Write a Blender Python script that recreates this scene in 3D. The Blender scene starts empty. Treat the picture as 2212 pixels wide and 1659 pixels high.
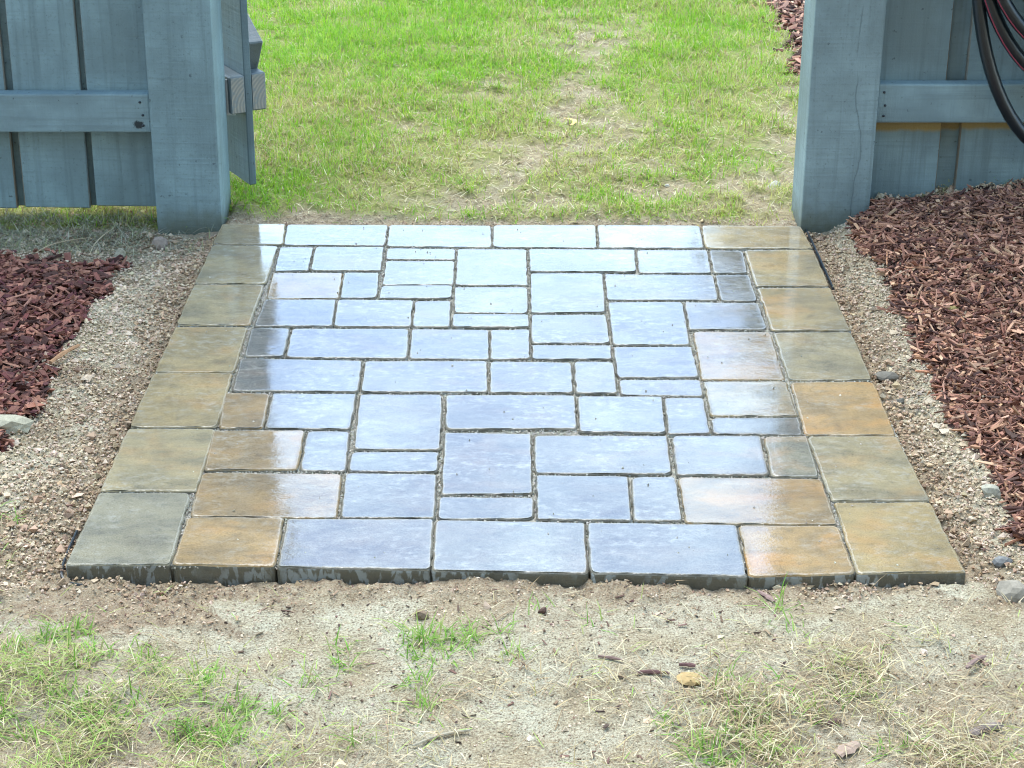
import bpy, bmesh, math, random
import numpy as np
from mathutils import Vector, Matrix

# ------------------------------------------------------------------ camera, sky, sun, exposure
sc = bpy.context.scene
COL = sc.collection
PITCH = math.radians(23.82)
CAMH = 1.297
FPX, CX, CY = 3800.0, 1106.0, 829.5          # focal length and centre in survey pixels (2212 x 1659)

cam_d = bpy.data.cameras.new("camera")
cam_d.sensor_width = 36.0
cam_d.lens = 36.0 * FPX / 2212.0
cam_d.clip_start = 0.05
cam_d.clip_end = 2000.0
cam = bpy.data.objects.new("camera", cam_d)
cam.location = (0, 0, CAMH)
cam.rotation_euler = (math.pi / 2 - PITCH, 0, 0)
COL.objects.link(cam)
sc.camera = cam

SUN_EL, SUN_AZ = math.radians(62), math.radians(-22)   # azimuth from +Y, positive towards +X
w = bpy.data.worlds.new("World")
sc.world = w
w.use_nodes = True
nt = w.node_tree
nt.nodes.clear()
out = nt.nodes.new("ShaderNodeOutputWorld")
bg = nt.nodes.new("ShaderNodeBackground")
sky = nt.nodes.new("ShaderNodeTexSky")
sky.sky_type = 'NISHITA'
sky.sun_disc = False
sky.sun_elevation = SUN_EL
sky.sun_rotation = SUN_AZ
sky.air_density = 1.0
sky.dust_density = 0.25
sky.ozone_density = 0.4
tc = nt.nodes.new("ShaderNodeTexCoord")
cl = nt.nodes.new("ShaderNodeTexNoise")
cl.inputs["Scale"].default_value = 11.0
cl.inputs["Detail"].default_value = 6.0
cl.inputs["Roughness"].default_value = 0.55
cmap = nt.nodes.new("ShaderNodeMapping")
cmap.inputs["Scale"].default_value = (1.0, 1.0, 1.8)
ramp = nt.nodes.new("ShaderNodeValToRGB")
ramp.color_ramp.elements[0].position = 0.48
ramp.color_ramp.elements[0].color = (0.0, 0.0, 0.0, 1)
ramp.color_ramp.elements[1].position = 0.64
ramp.color_ramp.elements[1].color = (0.5, 0.5, 0.5, 1)
mix = nt.nodes.new("ShaderNodeMix")
mix.data_type = 'RGBA'
mix.inputs[7].default_value = (7.8, 10.6, 11.8, 1)     # lit cloud, in the units of the sky node
nt.links.new(tc.outputs["Generated"], cmap.inputs[0])
nt.links.new(cmap.outputs[0], cl.inputs["Vector"])
nt.links.new(cl.outputs["Fac"], ramp.inputs[0])
nt.links.new(ramp.outputs[0], mix.inputs[0])
nt.links.new(sky.outputs[0], mix.inputs[6])
nt.links.new(mix.outputs[2], bg.inputs[0])
bg.inputs[1].default_value = 0.15
nt.links.new(bg.outputs[0], out.inputs[0])

sun_d = bpy.data.lights.new("sun", 'SUN')
sun_d.energy = 1.5
sun_d.angle = math.radians(50)
sun_d.color = (1.0, 0.95, 0.82)
sun = bpy.data.objects.new("sun", sun_d)
S = Vector((math.sin(SUN_AZ) * math.cos(SUN_EL), math.cos(SUN_AZ) * math.cos(SUN_EL), math.sin(SUN_EL)))
sun.rotation_euler = S.to_track_quat('Z', 'Y').to_euler()
COL.objects.link(sun)

vs = sc.view_settings
vs.view_transform = 'Standard'
vs.look = 'None'
vs.gamma = 1.0
vs.use_curve_mapping = False
vs.exposure = 1.95
try:
    sc.cycles.use_denoising = True
    sc.cycles.max_bounces = 8
    sc.cycles.filter_width = 1.1
except Exception:
    pass

# ------------------------------------------------------------------ helpers
rng = np.random.default_rng(7)
random.seed(7)
CT, ST = math.cos(PITCH), math.sin(PITCH)


def P(x, y, z=0.0):
    """survey pixel -> point on the horizontal plane z"""
    u = (x - CX) / FPX
    v = (y - CY) / FPX
    dy = CT - v * ST
    dz = -ST - v * CT
    t = (z - CAMH) / dz
    return (u * t, dy * t, z)


def proj(X, Y, Z):
    Zr = Z - CAMH
    d = Y * CT - Zr * ST
    up = Y * ST + Zr * CT
    d = np.where(d < 0.05, 0.05, d)
    return CX + FPX * X / d, CY - FPX * up / d


def _h(ix, iy, seed):
    n = (ix.astype(np.int64) * 374761393 + iy.astype(np.int64) * 668265263 + seed * 1442695041) & 0x7fffffff
    n = ((n ^ (n >> 13)) * 1274126177) & 0x7fffffff
    n = n ^ (n >> 16)
    return (n & 0xffff) / 65535.0


def vnoise(x, y, seed=0):
    ix, iy = np.floor(x), np.floor(y)
    fx, fy = x - ix, y - iy
    fx = fx * fx * (3 - 2 * fx)
    fy = fy * fy * (3 - 2 * fy)
    a, b = _h(ix, iy, seed), _h(ix + 1, iy, seed)
    c, d = _h(ix, iy + 1, seed), _h(ix + 1, iy + 1, seed)
    return (a + (b - a) * fx) * (1 - fy) + (c + (d - c) * fx) * fy


def fbm(x, y, scale, octv=4, seed=0, gain=0.5):
    s, a, tot = 0, 1.0, 0
    for i in range(octv):
        s = s + a * vnoise(x * scale, y * scale, seed + i * 17)
        tot += a
        a *= gain
        scale *= 2.03
    return s / tot


def sstep(a, b, x):
    t = np.clip((x - a) / (b - a), 0, 1)
    return t * t * (3 - 2 * t)


def inpoly(x, y, poly):
    r = np.zeros(np.shape(x), bool)
    n = len(poly)
    for i in range(n):
        x0, y0 = poly[i]
        x1, y1 = poly[(i + 1) % n]
        if y0 == y1:
            continue
        c = ((y0 > y) != (y1 > y)) & (x < (x1 - x0) * (y - y0) / (y1 - y0) + x0)
        r ^= c
    return r


def link(name, me, mat=None, parent=None):
    o = bpy.data.objects.new(name, me)
    COL.objects.link(o)
    if mat is not None and len(me.materials) == 0:
        me.materials.append(mat)
    if parent is not None:
        o.parent = parent
    return o


def tag(o, label=None, cat=None, group=None, kind=None):
    if label: o["label"] = label
    if cat: o["category"] = cat
    if group: o["group"] = group
    if kind: o["kind"] = kind
    return o


def empty(name, loc=(0, 0, 0), rot=(0, 0, 0)):
    o = bpy.data.objects.new(name, None)
    o.location = loc
    o.rotation_euler = rot
    COL.objects.link(o)
    return o


def np_mesh(name, verts, faces_loops, loop_totals, colors=None, smooth=False):
    me = bpy.data.meshes.new(name)
    nv, nl, nf = len(verts), len(faces_loops), len(loop_totals)
    me.vertices.add(nv)
    me.vertices.foreach_set("co", np.ascontiguousarray(verts, np.float32).ravel())
    me.loops.add(nl)
    me.loops.foreach_set("vertex_index", np.ascontiguousarray(faces_loops, np.int32).ravel())
    me.polygons.add(nf)
    starts = np.concatenate([[0], np.cumsum(loop_totals)[:-1]]).astype(np.int32)
    me.polygons.foreach_set("loop_start", starts)
    me.polygons.foreach_set("loop_total", np.asarray(loop_totals, np.int32))
    me.polygons.foreach_set("use_smooth", np.full(nf, smooth, bool))
    if colors is not None:
        a = me.color_attributes.new("tint", 'FLOAT_COLOR', 'POINT')
        c = np.ones((nv, 4), np.float32)
        c[:, :3] = colors
        a.data.foreach_set("color", c.ravel())
    me.update(calc_edges=True)
    me.validate()
    return me


def box_bm(bm, size, loc=(0, 0, 0), bevel=0.003, seg=2, rot=None):
    r = bmesh.ops.create_cube(bm, size=1.0)
    vs_ = r["verts"]
    bmesh.ops.scale(bm, vec=size, verts=vs_)
    if bevel:
        es = list({e for v in vs_ for e in v.link_edges})
        rb = bmesh.ops.bevel(bm, geom=es, offset=bevel, segments=seg, profile=0.6, affect='EDGES')
        vs_ = list({v for f in rb["faces"] for v in f.verts} | {v for v in vs_ if v.is_valid})
    if rot is not None:
        bmesh.ops.rotate(bm, cent=(0, 0, 0), matrix=rot, verts=vs_)
    bmesh.ops.translate(bm, vec=loc, verts=vs_)


def box_mesh(name, size, loc=(0, 0, 0), bevel=0.003, seg=2):
    bm = bmesh.new()
    box_bm(bm, size, loc, bevel, seg)
    me = bpy.data.meshes.new(name)
    bm.to_mesh(me)
    bm.free()
    return me


def tube_mesh(name, pts, radius, n=10, radii=None, close_ends=True):
    pts = np.asarray(pts, float)
    m = len(pts)
    tang = np.gradient(pts, axis=0)
    tang /= np.linalg.norm(tang, axis=1)[:, None] + 1e-9
    ref = np.array([0, 1.0, 0.05])
    V = []
    for i in range(m):
        a = np.cross(tang[i], ref)
        if np.linalg.norm(a) < 1e-3:
            a = np.cross(tang[i], [1, 0, 0.3])
        a /= np.linalg.norm(a)
        b = np.cross(tang[i], a)
        r = radius if radii is None else radii[i]
        for k in range(n):
            t = 2 * math.pi * k / n
            V.append(pts[i] + r * (math.cos(t) * a + math.sin(t) * b))
    F = []
    for i in range(m - 1):
        for k in range(n):
            k2 = (k + 1) % n
            F.append((i * n + k, i * n + k2, (i + 1) * n + k2, (i + 1) * n + k))
    if close_ends:
        F.append(tuple(range(n))[::-1])
        F.append(tuple((m - 1) * n + k for k in range(n)))
    me = bpy.data.meshes.new(name)
    me.from_pydata([tuple(v) for v in V], [], F)
    me.polygons.foreach_set("use_smooth", np.ones(len(F), bool))
    me.update()
    return me


# ------------------------------------------------------------------ materials
class NT:
    """small wrapper for building node trees"""
    def __init__(self, name):
        self.m = bpy.data.materials.new(name)
        self.m.use_nodes = True
        self.t = self.m.node_tree
        self.t.nodes.clear()
        self.out = self.t.nodes.new("ShaderNodeOutputMaterial")
        self.b = self.t.nodes.new("ShaderNodeBsdfPrincipled")
        self.t.links.new(self.b.outputs[0], self.out.inputs[0])

    def n(self, kind, **kw):
        nd = self.t.nodes.new("ShaderNode" + kind)
        for k, v in kw.items():
            setattr(nd, k, v)
        return nd

    def put(self, sock, val):
        if hasattr(val, "is_output") or isinstance(val, bpy.types.NodeSocket):
            self.t.links.new(val, sock)
        else:
            if isinstance(val, (tuple, list)) and len(val) == 3 and getattr(sock, "type", "") == 'RGBA':
                val = (*val, 1)
            sock.default_value = val

    def noise(self, vec, scale, detail=4, rough=0.55, dist=0.0):
        nd = self.n("TexNoise")
        self.put(nd.inputs["Vector"], vec)
        self.put(nd.inputs["Scale"], scale)
        nd.inputs["Detail"].default_value = detail
        nd.inputs["Roughness"].default_value = rough
        nd.inputs["Distortion"].default_value = dist
        return nd.outputs["Fac"]

    def mapping(self, vec, scale=(1, 1, 1), loc=(0, 0, 0)):
        nd = self.n("Mapping")
        self.put(nd.inputs[0], vec)
        self.put(nd.inputs["Location"], loc)
        nd.inputs["Scale"].default_value = scale
        return nd.outputs[0]

    def math(self, op, a, b=0.0, c=0.0, clamp=False):
        nd = self.n("Math", operation=op, use_clamp=clamp)
        self.put(nd.inputs[0], a)
        self.put(nd.inputs[1], b)
        self.put(nd.inputs[2], c)
        return nd.outputs[0]

    def step(self, v, a, b, lo=0.0, hi=1.0):
        nd = self.n("MapRange", interpolation_type='SMOOTHSTEP')
        self.put(nd.inputs[0], v)
        nd.inputs[1].default_value = a
        nd.inputs[2].default_value = b
        nd.inputs[3].default_value = lo
        nd.inputs[4].default_value = hi
        return nd.outputs[0]

    def mix(self, f, a, b, blend='MIX'):
        nd = self.n("Mix", data_type='RGBA', blend_type=blend)
        self.put(nd.inputs[0], f)
        self.put(nd.inputs[6], a)
        self.put(nd.inputs[7], b)
        return nd.outputs[2]

    def bump(self, h, strength=0.5, dist=0.002, normal=None):
        nd = self.n("Bump")
        nd.inputs["Strength"].default_value = strength
        nd.inputs["Distance"].default_value = dist
        self.put(nd.inputs["Height"], h)
        if normal is not None:
            self.put(nd.inputs["Normal"], normal)
        return nd.outputs[0]

    def set(self, key, val):
        self.put(self.b.inputs[key], val)


def mat_tint(name, rough=0.7, transl=0.0, bump_scale=0, spec=0.3):
    m = NT(name)
    at = m.n("Attribute", attribute_name="tint")
    m.set("Base Color", at.outputs["Color"])
    m.set("Roughness", rough)
    m.set("Specular IOR Level", spec)
    if bump_scale:
        g = m.n("NewGeometry")
        m.set("Normal", m.bump(m.noise(g.outputs["Position"], bump_scale, 4), 0.6, 0.002))
    if transl:
        tr = m.n("BsdfTranslucent")
        m.t.links.new(at.outputs["Color"], tr.inputs[0])
        mx = m.n("MixShader")
        mx.inputs[0].default_value = transl
        m.t.links.new(m.b.outputs[0], mx.inputs[1])
        m.t.links.new(tr.outputs[0], mx.inputs[2])
        m.t.links.new(mx.outputs[0], m.out.inputs[0])
    return m.m


def mat_plain(name, col, rough=0.6, spec=0.4, metal=0.0, vary=0.25, scale=60):
    m = NT(name)
    t = m.n("TexCoord")
    f = m.noise(t.outputs["Object"], scale, 5)
    a = tuple(c * (1 - vary) for c in col)
    b = tuple(min(1, c * (1 + vary)) for c in col)
    m.set("Base Color", m.mix(f, a, b))
    m.set("Roughness", rough)
    m.set("Specular IOR Level", spec)
    m.set("Metallic", metal)
    m.set("Normal", m.bump(f, 0.35, 0.002))
    return m.m


PAINT = (0.195, 0.285, 0.305)


def mat_paint(name, axis='Z', base=PAINT, stain=None, raw_edge=False, foot=None, crack=None, knots=False, knot=None):
    """weathered blue-grey paint on sawn timber; axis = direction of the grain in object space"""
    m = NT(name)
    t = m.n("TexCoord")
    oi = m.n("ObjectInfo")
    off = m.n("CombineXYZ")
    r = m.math('MULTIPLY', oi.outputs["Random"], 37.0)
    for i in range(3):
        m.put(off.inputs[i], r)
    va = m.n("VectorMath", operation='ADD')
    m.put(va.inputs[0], t.outputs["Object"])
    m.put(va.inputs[1], off.outputs[0])
    v = va.outputs[0]
    sc_g = {'Z': (60, 60, 2.2), 'X': (2.2, 60, 60), 'Y': (60, 2.2, 60)}[axis]
    sc_x = {'Z': (2, 2, 55), 'X': (55, 2, 2), 'Y': (2, 55, 2)}[axis]
    grain = m.noise(m.mapping(v, sc_g), 1.0, 6, 0.6, 0.3)
    saw = m.noise(m.mapping(v, sc_x), 3.0, 3, 0.5)
    blot = m.noise(v, 6.0, 5, 0.6)
    fine = m.noise(v, 240.0, 4, 0.7)
    c = m.mix(m.step(blot, 0.3, 0.75), tuple(x * 0.74 for x in base), tuple(x * 1.18 for x in base))
    c = m.mix(m.step(grain, 0.46, 0.70, 0, 0.6), c, tuple(x * 0.6 for x in base))
    c = m.mix(m.step(saw, 0.5, 0.7, 0, 0.35), c, tuple(x * 0.72 for x in base))
    c = m.mix(m.step(fine, 0.62, 0.75, 0, 0.25), c, tuple(x * 1.45 for x in base))
    # grime specks
    sp = m.noise(v, 75.0, 2, 0.5)
    sep = m.n("SeparateXYZ")
    m.put(sep.inputs[0], t.outputs["Object"])
    z = sep.outputs[2]
    c = m.mix(m.step(sp, 0.69, 0.76, 0, 0.6), c, (0.035, 0.045, 0.05))
    if knots:
        vo = m.n("TexVoronoi", feature='F1')
        m.put(vo.inputs["Vector"], m.mapping(v, (1, 1, 0.45) if axis == 'Z' else (0.45, 1, 1)))
        vo.inputs["Scale"].default_value = 4.2
        kd = m.math('ADD', vo.outputs["Distance"], m.math('MULTIPLY', grain, 0.05))
        c = m.mix(m.step(kd, 0.05, 0.085, 0.75, 0.0), c, (0.05, 0.055, 0.055))
    if knot is not None:      # one open dead knot
        kn = m.noise(v, 160, 3)
        kx = m.math('MULTIPLY', m.math('SUBTRACT', sep.outputs[0], knot[0]), 0.75)
        kz = m.math('SUBTRACT', z, knot[1])
        kr = m.math('ADD', m.math('SQRT', m.math('ADD', m.math('MULTIPLY', kx, kx), m.math('MULTIPLY', kz, kz))), m.math('MULTIPLY', m.math('SUBTRACT', kn, .5), 0.012))
        c = m.mix(m.step(kr, 0.006, 0.011, 0.92, 0), c, (0.012, 0.014, 0.016))
    if foot is not None:      # splashed soil and algae at the foot
        f2 = m.noise(v, 28.0, 5, 0.65)
        fm = m.math('ADD', z, m.math('MULTIPLY', f2, 0.10))
        c = m.mix(m.step(fm, foot, foot + 0.09, 0.75, 0.0), c, (0.085, 0.09, 0.05))
        c = m.mix(m.step(m.noise(v, 130, 4), 0.56, 0.68, 0, 0.35), c, tuple(x * 0.5 for x in base))
    if stain is not None:     # bare ochre strip the painter missed under the rail
        f3 = m.noise(m.mapping(v, (22, 22, 5)), 1.0, 4)
        zz = m.math('ADD', z, m.math('MULTIPLY', f3, -0.016))
        lo = m.step(zz, stain[0] - 0.008, stain[0] + 0.004)
        hi = m.step(z, stain[1] + 0.006, stain[1] + 0.010, 1, 0)
        c = m.mix(m.math('MULTIPLY', m.math('MULTIPLY', lo, hi), 0.9), c,
                  m.mix(fine, (0.23, 0.15, 0.035), (0.34, 0.25, 0.08)))
    if raw_edge:
        nrm = m.n("SeparateXYZ")
        m.put(nrm.inputs[0], t.outputs["Normal"])
        e = m.math('GREATER_THAN', m.math('ABSOLUTE', nrm.outputs[0]), 0.5)
        e = m.math('MULTIPLY', e, m.step(grain, 0.35, 0.6))
        c = m.mix(m.math('MULTIPLY', e, 0.75), c, (0.16, 0.105, 0.05))
    h = m.math('ADD', m.math('MULTIPLY', grain, 1.0), m.math('MULTIPLY', saw, 0.7))
    h = m.math('ADD', h, m.math('MULTIPLY', fine, 0.5))
    if crack is not None:     # a drying split that wanders up the post
        wob = m.noise(m.mapping(v, (0.01, 0.01, 4)), 1.0, 4, 0.5)
        dx = m.math('ABSOLUTE', m.math('SUBTRACT', sep.outputs[0],
                    m.math('ADD', m.math('MULTIPLY', m.math('SUBTRACT', wob, 0.5), 0.09), crack)))
        k = m.step(dx, 0.0004, 0.0020, 1, 0)
        k = m.math('MULTIPLY', k, m.step(m.noise(m.mapping(v, (0.01, 0.01, 9)), 1.0, 2), 0.44, 0.62))
        c = m.mix(m.math('MULTIPLY', k, 0.32), c, (0.05, 0.075, 0.08))
        h = m.math('SUBTRACT', h, m.math('MULTIPLY', k, 0.8))
    m.set("Base Color", c)
    m.set("Roughness", m.step(blot, 0.2, 0.8, 0.5, 0.72))
    m.set("Specular IOR Level", 0.35)
    m.set("Normal", m.bump(h, 0.8, 0.0018))
    return m.m


def mat_endgrain(name):
    m = NT(name)
    t = m.n("TexCoord")
    wv = m.n("TexWave", wave_type='RINGS', rings_direction='X')
    m.put(wv.inputs["Vector"], m.mapping(t.outputs["Object"], (1, 1, 1), (0, 0.05, 0.03)))
    wv.inputs["Scale"].default_value = 40.0
    wv.inputs["Distortion"].default_value = 1.6
    wv.inputs["Detail"].default_value = 2.0
    f = m.noise(t.outputs["Object"], 90, 4)
    c = m.mix(wv.outputs["Fac"], (0.22, 0.22, 0.20), (0.32, 0.30, 0.25))
    c = m.mix(m.step(f, 0.45, 0.7, 0, 0.6), c, (0.17, 0.22, 0.24))
    m.set("Base Color", c)
    m.set("Roughness", 0.75)
    m.set("Normal", m.bump(wv.outputs["Fac"], 0.4, 0.001))
    return m.m


def mat_paver():
    m = NT("wet_paver_stone")
    g = m.n("NewGeometry")
    oi = m.n("ObjectInfo")
    off = m.n("CombineXYZ")
    m.put(off.inputs[0], m.math('MULTIPLY', oi.outputs["Random"], 23.0))
    m.put(off.inputs[1], m.math('MULTIPLY', oi.outputs["Random"], 51.0))
    va = m.n("VectorMath", operation='ADD')
    m.put(va.inputs[0], g.outputs["Position"])
    m.put(va.inputs[1], off.outputs[0])
    v = va.outputs[0]
    big = m.noise(m.mapping(v, (9, 14, 9)), 1.0, 5, 0.6, 0.4)
    big2 = m.noise(m.mapping(v, (7, 12, 7), (4, 9, 2)), 1.0, 4, 0.6, 0.3)
    mid = m.noise(m.mapping(v, (38, 70, 60)), 1.0, 5, 0.65)
    fine = m.noise(v, 420.0, 4, 0.7)
    tint = oi.outputs["Color"]
    c = m.mix(m.step(big, 0.3, 0.7), m.mix(0.8, tint, (0.58, 0.58, 0.60), 'MULTIPLY'), m.mix(1.0, tint, (1.25, 1.2, 1.12), 'MULTIPLY'))
    c = m.mix(m.math('MULTIPLY', m.step(big2, 0.48, 0.68), oi.outputs["Alpha"]), c, m.mix(0.55, (0.42, 0.19, 0.03), tint))
    c = m.mix(m.step(mid, 0.52, 0.74, 0, 0.5), c, (0.45, 0.48, 0.5), 'MULTIPLY')
    c = m.mix(m.step(mid, 0.22, 0.42, 0.5, 0), c, (1.35, 1.35, 1.35), 'MULTIPLY')
    c = m.mix(m.step(fine, 0.50, 0.66, 0, 0.6), c, (0.42, 0.42, 0.42), 'MULTIPLY')
    c = m.mix(m.step(fine, 0.30, 0.42, 0.6, 0), c, (1.6, 1.6, 1.6), 'MULTIPLY')
    stn = m.noise(m.mapping(v, (20, 28, 20), (2, 8, 5)), 1.0, 6, 0.7, 0.6)
    c = m.mix(m.step(stn, 0.54, 0.68, 0, 0.55), c, (0.5, 0.52, 0.55), 'MULTIPLY')
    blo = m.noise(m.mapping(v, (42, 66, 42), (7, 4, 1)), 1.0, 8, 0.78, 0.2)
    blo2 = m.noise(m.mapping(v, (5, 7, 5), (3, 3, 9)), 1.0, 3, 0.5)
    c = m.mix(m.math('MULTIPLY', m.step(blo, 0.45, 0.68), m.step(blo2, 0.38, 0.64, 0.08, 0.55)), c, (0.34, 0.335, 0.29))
    ed = m.n("Attribute", attribute_name="edge").outputs["Fac"]
    w2 = m.noise(m.mapping(v, (150, 260, 150)), 1.0, 3, 0.6)
    edge_n0 = m.math('ADD', ed, m.math('MULTIPLY', m.math('SUBTRACT', w2, 0.5), 0.8))
    dust = m.math('MULTIPLY', m.step(edge_n0, 0.5, 1.0), m.step(stn, 0.40, 0.62, 0.65, 0.05))          # sand left on the arris
    c = m.mix(dust, c, m.mix(fine, (0.26, 0.24, 0.18), (0.14, 0.13, 0.10)))
    # upright faces: damp with pale dry blotches left between the drips
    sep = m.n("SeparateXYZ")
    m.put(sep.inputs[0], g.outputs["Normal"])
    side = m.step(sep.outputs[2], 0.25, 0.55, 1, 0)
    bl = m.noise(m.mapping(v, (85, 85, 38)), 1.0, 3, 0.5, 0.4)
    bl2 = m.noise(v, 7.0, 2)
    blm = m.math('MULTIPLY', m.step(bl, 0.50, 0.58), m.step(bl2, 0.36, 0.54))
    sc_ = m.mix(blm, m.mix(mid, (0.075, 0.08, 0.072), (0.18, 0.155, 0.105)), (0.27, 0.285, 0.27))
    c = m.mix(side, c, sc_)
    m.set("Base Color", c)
    m.set("Roughness", m.step(fine, 0.3, 0.7, 0.55, 0.8))
    m.set("Specular IOR Level", m.step(edge_n0, 0.5, 0.9, 0.4, 0.1))
    hb = m.math('ADD', m.math('MULTIPLY', mid, 0.5), m.math('MULTIPLY', fine, 0.5))
    m.set("Normal", m.bump(hb, 0.8, 0.003))
    # the film of water
    w1 = m.noise(m.mapping(v, (30, 55, 30)), 1.0, 3, 0.5)
    dry = m.noise(m.mapping(v, (16, 26, 16), (3, 1, 7)), 1.0, 5, 0.65)
    edge_n = edge_n0
    rimr = m.step(edge_n, 0.25, 0.9, 0.0, 0.35)
    streak = m.noise(m.mapping(v, (60, 210, 60), (5, 2, 1)), 1.0, 4, 0.6)
    patch = m.math('MULTIPLY', m.step(dry, 0.50, 0.66), m.step(streak, 0.42, 0.6, 0.01, 0.11))
    m.set("Coat Weight", m.math('MULTIPLY', m.step(side, 0.2, 0.8, 1.0, 0.25), m.step(edge_n, 0.72, 1.0, 1.0, 0.0)))
    m.set("Coat IOR", 1.9)
    m.set("Coat Roughness", m.math('ADD', m.math('ADD', rimr, patch), 0.012))
    hw = m.math('ADD', m.math('MULTIPLY', w1, 0.30), m.math('MULTIPLY', w2, 0.14))
    # where the film is thin the grain of the stone breaks it up
    thin = m.noise(m.mapping(v, (11, 17, 11), (8, 3, 2)), 1.0, 4, 0.6)
    grit = m.noise(m.mapping(v, (170, 300, 170), (1, 6, 3)), 1.0, 3, 0.6)
    thin = m.math('ADD', m.step(thin, 0.38, 0.62, 0.10, 0.75), m.math('MULTIPLY', m.step(ed, 0.0, 0.6), 0.5))
    hw = m.math('ADD', hw, m.math('MULTIPLY', grit, m.math('MULTIPLY', thin, 0.70)))
    m.set("Coat Normal", m.bump(hw, 0.35, 0.0008))
    return m.m


def mat_ground():
    m = NT("ground_soil")
    g = m.n("NewGeometry")
    v = g.outputs["Position"]
    at = m.n("Attribute", attribute_name="tint")
    sep = m.n("SeparateColor")
    m.put(sep.inputs[0], at.outputs["Color"])
    mul, lawn, brown = sep.outputs[0], sep.outputs[1], sep.outputs[2]
    n1 = m.noise(v, 9.0, 5, 0.6)
    n2 = m.noise(v, 70.0, 5, 0.65)
    n3 = m.noise(v, 330.0, 4, 0.7)
    sand = m.mix(m.step(n1, 0.3, 0.7), (0.38, 0.31, 0.195), (0.53, 0.50, 0.37))
    sand = m.mix(m.step(n2, 0.50, 0.72, 0, 0.55), sand, (0.22, 0.17, 0.105))
    sand = m.mix(m.step(n3, 0.48, 0.62, 0, 0.8), sand, (0.16, 0.115, 0.075))
    sand = m.mix(m.step(n3, 0.36, 0.45, 0.5, 0), sand, (0.66, 0.62, 0.47))
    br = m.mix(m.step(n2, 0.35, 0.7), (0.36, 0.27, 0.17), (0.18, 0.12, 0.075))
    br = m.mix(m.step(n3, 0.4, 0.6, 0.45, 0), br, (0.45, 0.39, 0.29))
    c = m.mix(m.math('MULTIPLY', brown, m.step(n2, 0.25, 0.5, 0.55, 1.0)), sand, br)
    lw = m.mix(n2, (0.20, 0.22, 0.06), (0.34, 0.32, 0.13))
    c = m.mix(lawn, c, lw)
    mu = m.mix(n2, (0.025, 0.014, 0.013), (0.075, 0.04, 0.035))
    c = m.mix(mul, c, mu)
    m.set("Base Color", c)
    m.set("Roughness", 0.95)
    m.set("Specular IOR Level", 0.15)
    h = m.math('ADD', m.math('MULTIPLY', n2, 1.0), m.math('MULTIPLY', n3, 0.55))
    m.set("Normal", m.bump(h, 1.0, 0.010))
    return m.m


M_GROUND = mat_ground()
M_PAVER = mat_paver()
M_POST_L = mat_paint("painted_post_timber", 'Z', foot=0.02)
M_POST_R = mat_paint("painted_post_timber_split", 'Z', base=(0.205, 0.278, 0.29), foot=0.03, crack=0.035)
M_BOARD_L = mat_paint("painted_board_timber", 'Z', raw_edge=True, knots=True, foot=-0.03)
M_BOARD_R = mat_paint("painted_board_stained", 'Z', base=(0.195, 0.278, 0.295), stain=(0.158, 0.190), raw_edge=True)
M_RAIL = mat_paint("painted_rail_timber", 'X', base=(0.215, 0.305, 0.325), knots=True)
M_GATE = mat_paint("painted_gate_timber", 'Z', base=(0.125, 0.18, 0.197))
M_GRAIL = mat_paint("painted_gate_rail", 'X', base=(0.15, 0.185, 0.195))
M_END = mat_endgrain("sawn_end_grain")
M_BLADE = mat_tint("grass_blade", 0.6, 0.45)
M_STRAW = mat_tint("dry_grass_blade", 0.75, 0.2)
M_CHIP = mat_tint("shredded_bark", 0.8, 0, 160)
M_CRUMB = mat_tint("sand_crumb", 0.95, 0, 350, 0.15)
M_SANDBED = mat_plain("joint_sand", (0.26, 0.245, 0.20), 0.8, 0.3, 0, 0.8, 420)
M_RUBBER = mat_plain("black_rubber", (0.007, 0.013, 0.017), 0.30, 0.55, 0, 0.2, 30)
M_RED = mat_plain("red_stripe", (0.22, 0.035, 0.06), 0.5, 0.4, 0, 0.3, 200)
M_PLASTIC = mat_plain("black_plastic_edging", (0.025, 0.035, 0.045), 0.3, 0.6, 0, 0.2, 30)
M_ZINC = mat_plain("galvanised_steel", (0.5, 0.53, 0.55), 0.38, 0.5, 0.8, 0.2, 80)
M_DARKSTEEL = mat_plain("dark_steel", (0.05, 0.06, 0.07), 0.45, 0.5, 0.6, 0.2, 80)
M_RAWWOOD = mat_plain("raw_pine", (0.36, 0.22, 0.10), 0.7, 0.3, 0, 0.3, 40)

# ------------------------------------------------------------------ ground
PAT = [P(478, 483)[:2], P(1730, 488)[:2], P(2086, 1236)[:2], P(138, 1222)[:2]]     # outline of the paved rectangle

MULCH_R = [(1815, 500), (1872, 446), (1930, 425), (2260, 385), (2500, 370), (2500, 1500), (2320, 1300), (2215, 1190),
           (2155, 1100), (2105, 1000), (2065, 920), (2015, 850), (1955, 740), (1912, 640), (1862, 570)]
MULCH_L = [(-400, 590), (0, 572), (150, 562), (275, 565), (235, 620), (190, 680), (160, 740), (110, 800), (90, 870),
           (75, 900), (20, 912), (0, 985), (-400, 1180)]
MULCH_B = [(1632, -220), (1640, 0), (1660, 40), (1690, 90), (1702, 150), (1735, 190), (2050, 190), (2050, -220)]
BARE = [(1150, 395, 75, 50, 0.95), (1250, 250, 55, 50, 0.8), (1080, 205, 45, 18, 0.8), (1290, 90, 70, 35, 0.7),
        (1490, 385, 70, 35, 0.6), (1180, 345, 120, 30, 0.6), (900, 285, 60, 25, 0.35), (1640, 420, 90, 45, 0.75),
        (1450, 420, 120, 25, 0.5), (1700, 300, 30, 120, 0.4), (1340, 300, 80, 30, 0.4), (1100, 440, 160, 22, 0.55)]


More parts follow.
